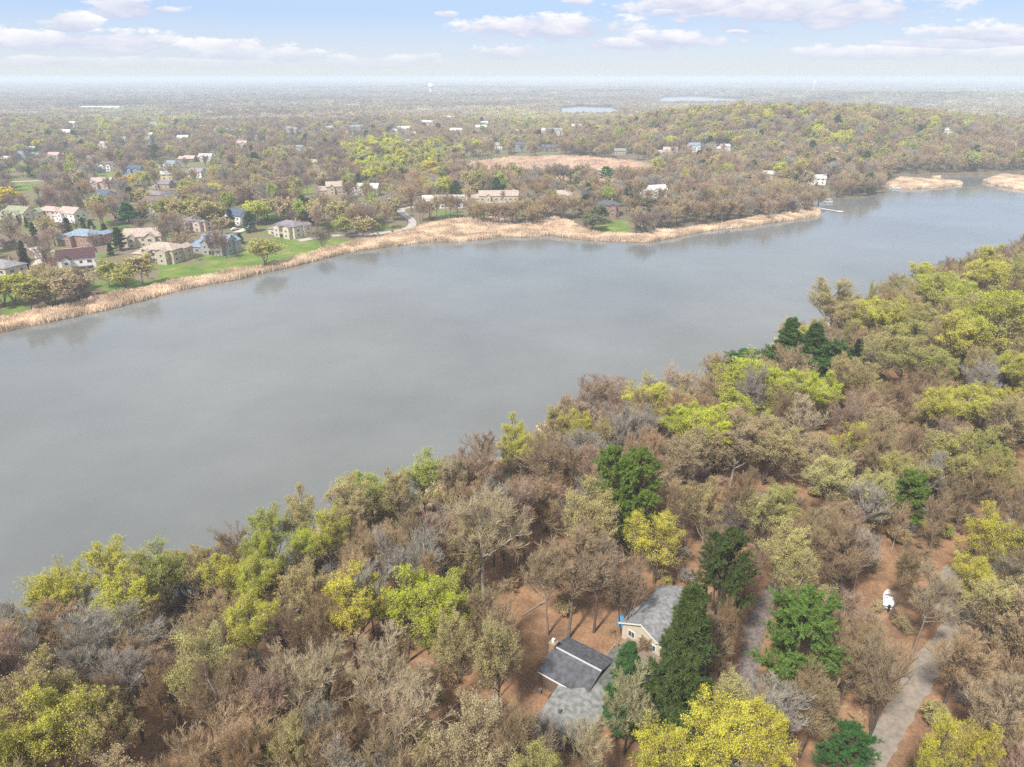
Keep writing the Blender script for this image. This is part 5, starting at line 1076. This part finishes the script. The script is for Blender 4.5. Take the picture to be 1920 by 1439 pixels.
# ------------------------------------------------------------------ underbrush in the near wood
items = []
ub = rng.random((15000, 2))*np.array([420, 400])+np.array([-130, 40]); u_, v_, d_ = proj(ub[:, 0], ub[:, 1], 9.)
ub = ub[(u_ > -150) & (u_ < 2080) & (v_ < 1520)]; dl_ = sdist(ub, LAKE); dn_ = segdist(ub, near_edge, False); df_ = segdist(ub, far_edge, False); kk = (dl_ > 1.0) & (dn_ < df_); ub = ub[kk]
inc = np.zeros(len(ub), bool)
for q in CLEAR: inc |= inside(ub, q)
keep_ = rng.random(len(ub)) < np.where(inc, 0.26, 0.70); ub = ub[keep_]
zt_ = terrain(ub[:, 0], ub[:, 1])
for (x, y), z in zip(ub, zt_):
    if blocked_ground(x, y, 0.3): continue
    k = 'bareM' if rng.random() < .86 else 'leafM'; s = rng.uniform(.10, .30); c = TAUPE[rng.integers(7)] if k == 'bareM' else [OL, TO, TN][rng.integers(3)]
    items.append((x, y, z-.6*s*4, rng.random()*6.28, s*1.3, s, *jitc(c, .1), kidx[(k, int(rng.integers(4)))]))
t_s = rng.random(6500); li = (t_s*(len(near_edge)-1)); i0 = li.astype(int); fr_ = (li-i0)[:, None]; sh = near_edge[i0]*(1-fr_)+near_edge[np.minimum(i0+1, len(near_edge)-1)]*fr_
sh = sh+rng.normal(0, 8.0, sh.shape); sh = sh[sdist(sh, LAKE) > 4]; zs_ = terrain(sh[:, 0], sh[:, 1])
for (x, y), z in zip(sh, zs_):
    s = rng.uniform(.16, .38); items.append((x, y, z-.8*s*4, rng.random()*6.28, s*1.2, s, *jitc(TAUPE[rng.integers(7)], .1), kidx[('bareM', int(rng.integers(4)))]))
inst_object('underbrush', items, fused)
# scrub behind the far reeds and the near-shore willow scrub
items = []
ss = np.stack([rng.uniform(-420, 700, 40000), rng.uniform(180, 760, 40000)], 1); dl_ = sdist(ss, LAKE); dr_ = sdist(ss, REED); df_ = segdist(ss, far_edge, False); dn_ = segdist(ss, near_edge, False)
kk = (dl_ > 3) & (dl_ < 60) & (df_ < dn_) & (dr_ > 0.5)
for q in LAWNS: kk &= sdist(ss, q) > 1
ss = ss[kk]; dr_ = dr_[kk]; ss = ss[rng.random(len(ss)) < np.where(dr_ < 10, .5, .25)]; zt_ = terrain(ss[:, 0], ss[:, 1])
for (x, y), z in zip(ss, zt_):
    if blocked_ground(x, y, .3): continue
    s = rng.uniform(.08, .24); c = [(0.26,0.17,0.12),(0.30,0.21,0.14),(0.22,0.17,0.11),(0.25,0.22,0.10)][rng.integers(4)]
    items.append((x, y, z-.3, rng.random()*6.28, s*1.4, s, *jitc(c, .1), kidx[('bareM', int(rng.integers(4)))]))
inst_object('shore_scrub', items, fused)

# ------------------------------------------------------------------ reeds
def reeds(name, polys, dens, h, wd, col, seed):
    g = np.random.default_rng(seed); pts = []
    for q in polys:
        lo, hi_ = q.min(0), q.max(0); n_ = int((hi_-lo).prod()*dens); c = lo+g.random((n_, 2))*(hi_-lo); c = c[inside(c, q)]; pts.append(c)
    C = np.concatenate(pts); keep2 = wob(C[:, 0], C[:, 1], 5.0)+0.6*wob(C[:, 0], C[:, 1], 1.9, 5)+g.normal(0, .3, len(C))+np.clip(np.min([np.abs(sdist(C, q)) for q in polys], 0), 0, 4)*.28-.55 > -0.55; C = C[keep2]
    z = np.maximum(terrain(C[:, 0], C[:, 1]), -0.3); nb = 4; n_ = len(C)
    hh = h*(1+0.42*wob(C[:, 0], C[:, 1], 7.0, 3))*(0.7+0.5*g.random(n_))
    B = np.repeat(np.column_stack([C, z]), nb, 0)+np.column_stack([g.normal(0, wd*.8, (n_*nb, 2)), np.zeros(n_*nb)]); H_ = np.repeat(hh, nb)
    a = g.random(n_*nb)*6.283; w_ = np.stack([np.cos(a), np.sin(a), 0*a], 1)*wd*.5; tip = B+np.column_stack([g.normal(0, .35, (n_*nb, 2)), H_]); 
    V = np.stack([B-w_, B+w_, tip+w_*.55, tip-w_*.55], 1).reshape(-1, 3)
    me = mk(name, V, np.arange(len(V)).reshape(-1, 4), None, [col]); return tag(link(name, me), kind='stuff')
rm = pmat('dry_reeds', (0.68,0.52,0.37), col2=(0.80,0.65,0.49), noise=0.32, scale=0.09, rough=.9, transl=.2)
mm_ = pmat('marsh_grass', (0.58,0.42,0.31), col2=(0.68,0.52,0.39), noise=0.2, scale=0.05, rough=.9, transl=.2)
near_reed = [np.vstack([offset(near_edge[a_:b_], -8), offset(near_edge[a_:b_], 3.5)[::-1]]) for a_, b_ in ((0, 7), (9, 20), (20, 33))]
reeds('reeds', [REED]+ISL+near_reed, 2.8, 1.9, .24, rm, 3)
reeds('marsh_grass', [MARSH], .22, 1.5, .9, mm_, 4)
fl = []
lit_pts = ub[:6000]

# ------------------------------------------------------------------ haze
hz = bpy.data.materials.new('haze'); hz.use_nodes = True; n_ = hz.node_tree.nodes; n_.remove(n_['Principled BSDF']); pv = n_.new('ShaderNodeVolumePrincipled')
pv.inputs['Color'].default_value = (0.79, 0.885, 1.0, 1); pv.inputs['Density'].default_value = 0.00025; pv.inputs['Anisotropy'].default_value = 0.0
hz.node_tree.links.new(pv.outputs[0], n_['Material Output'].inputs['Volume'])
hb = build('haze', [box(-30000, 30000, -30000, 30000, -4.0, 97.0)], [hz]); tag(hb, kind='stuff')
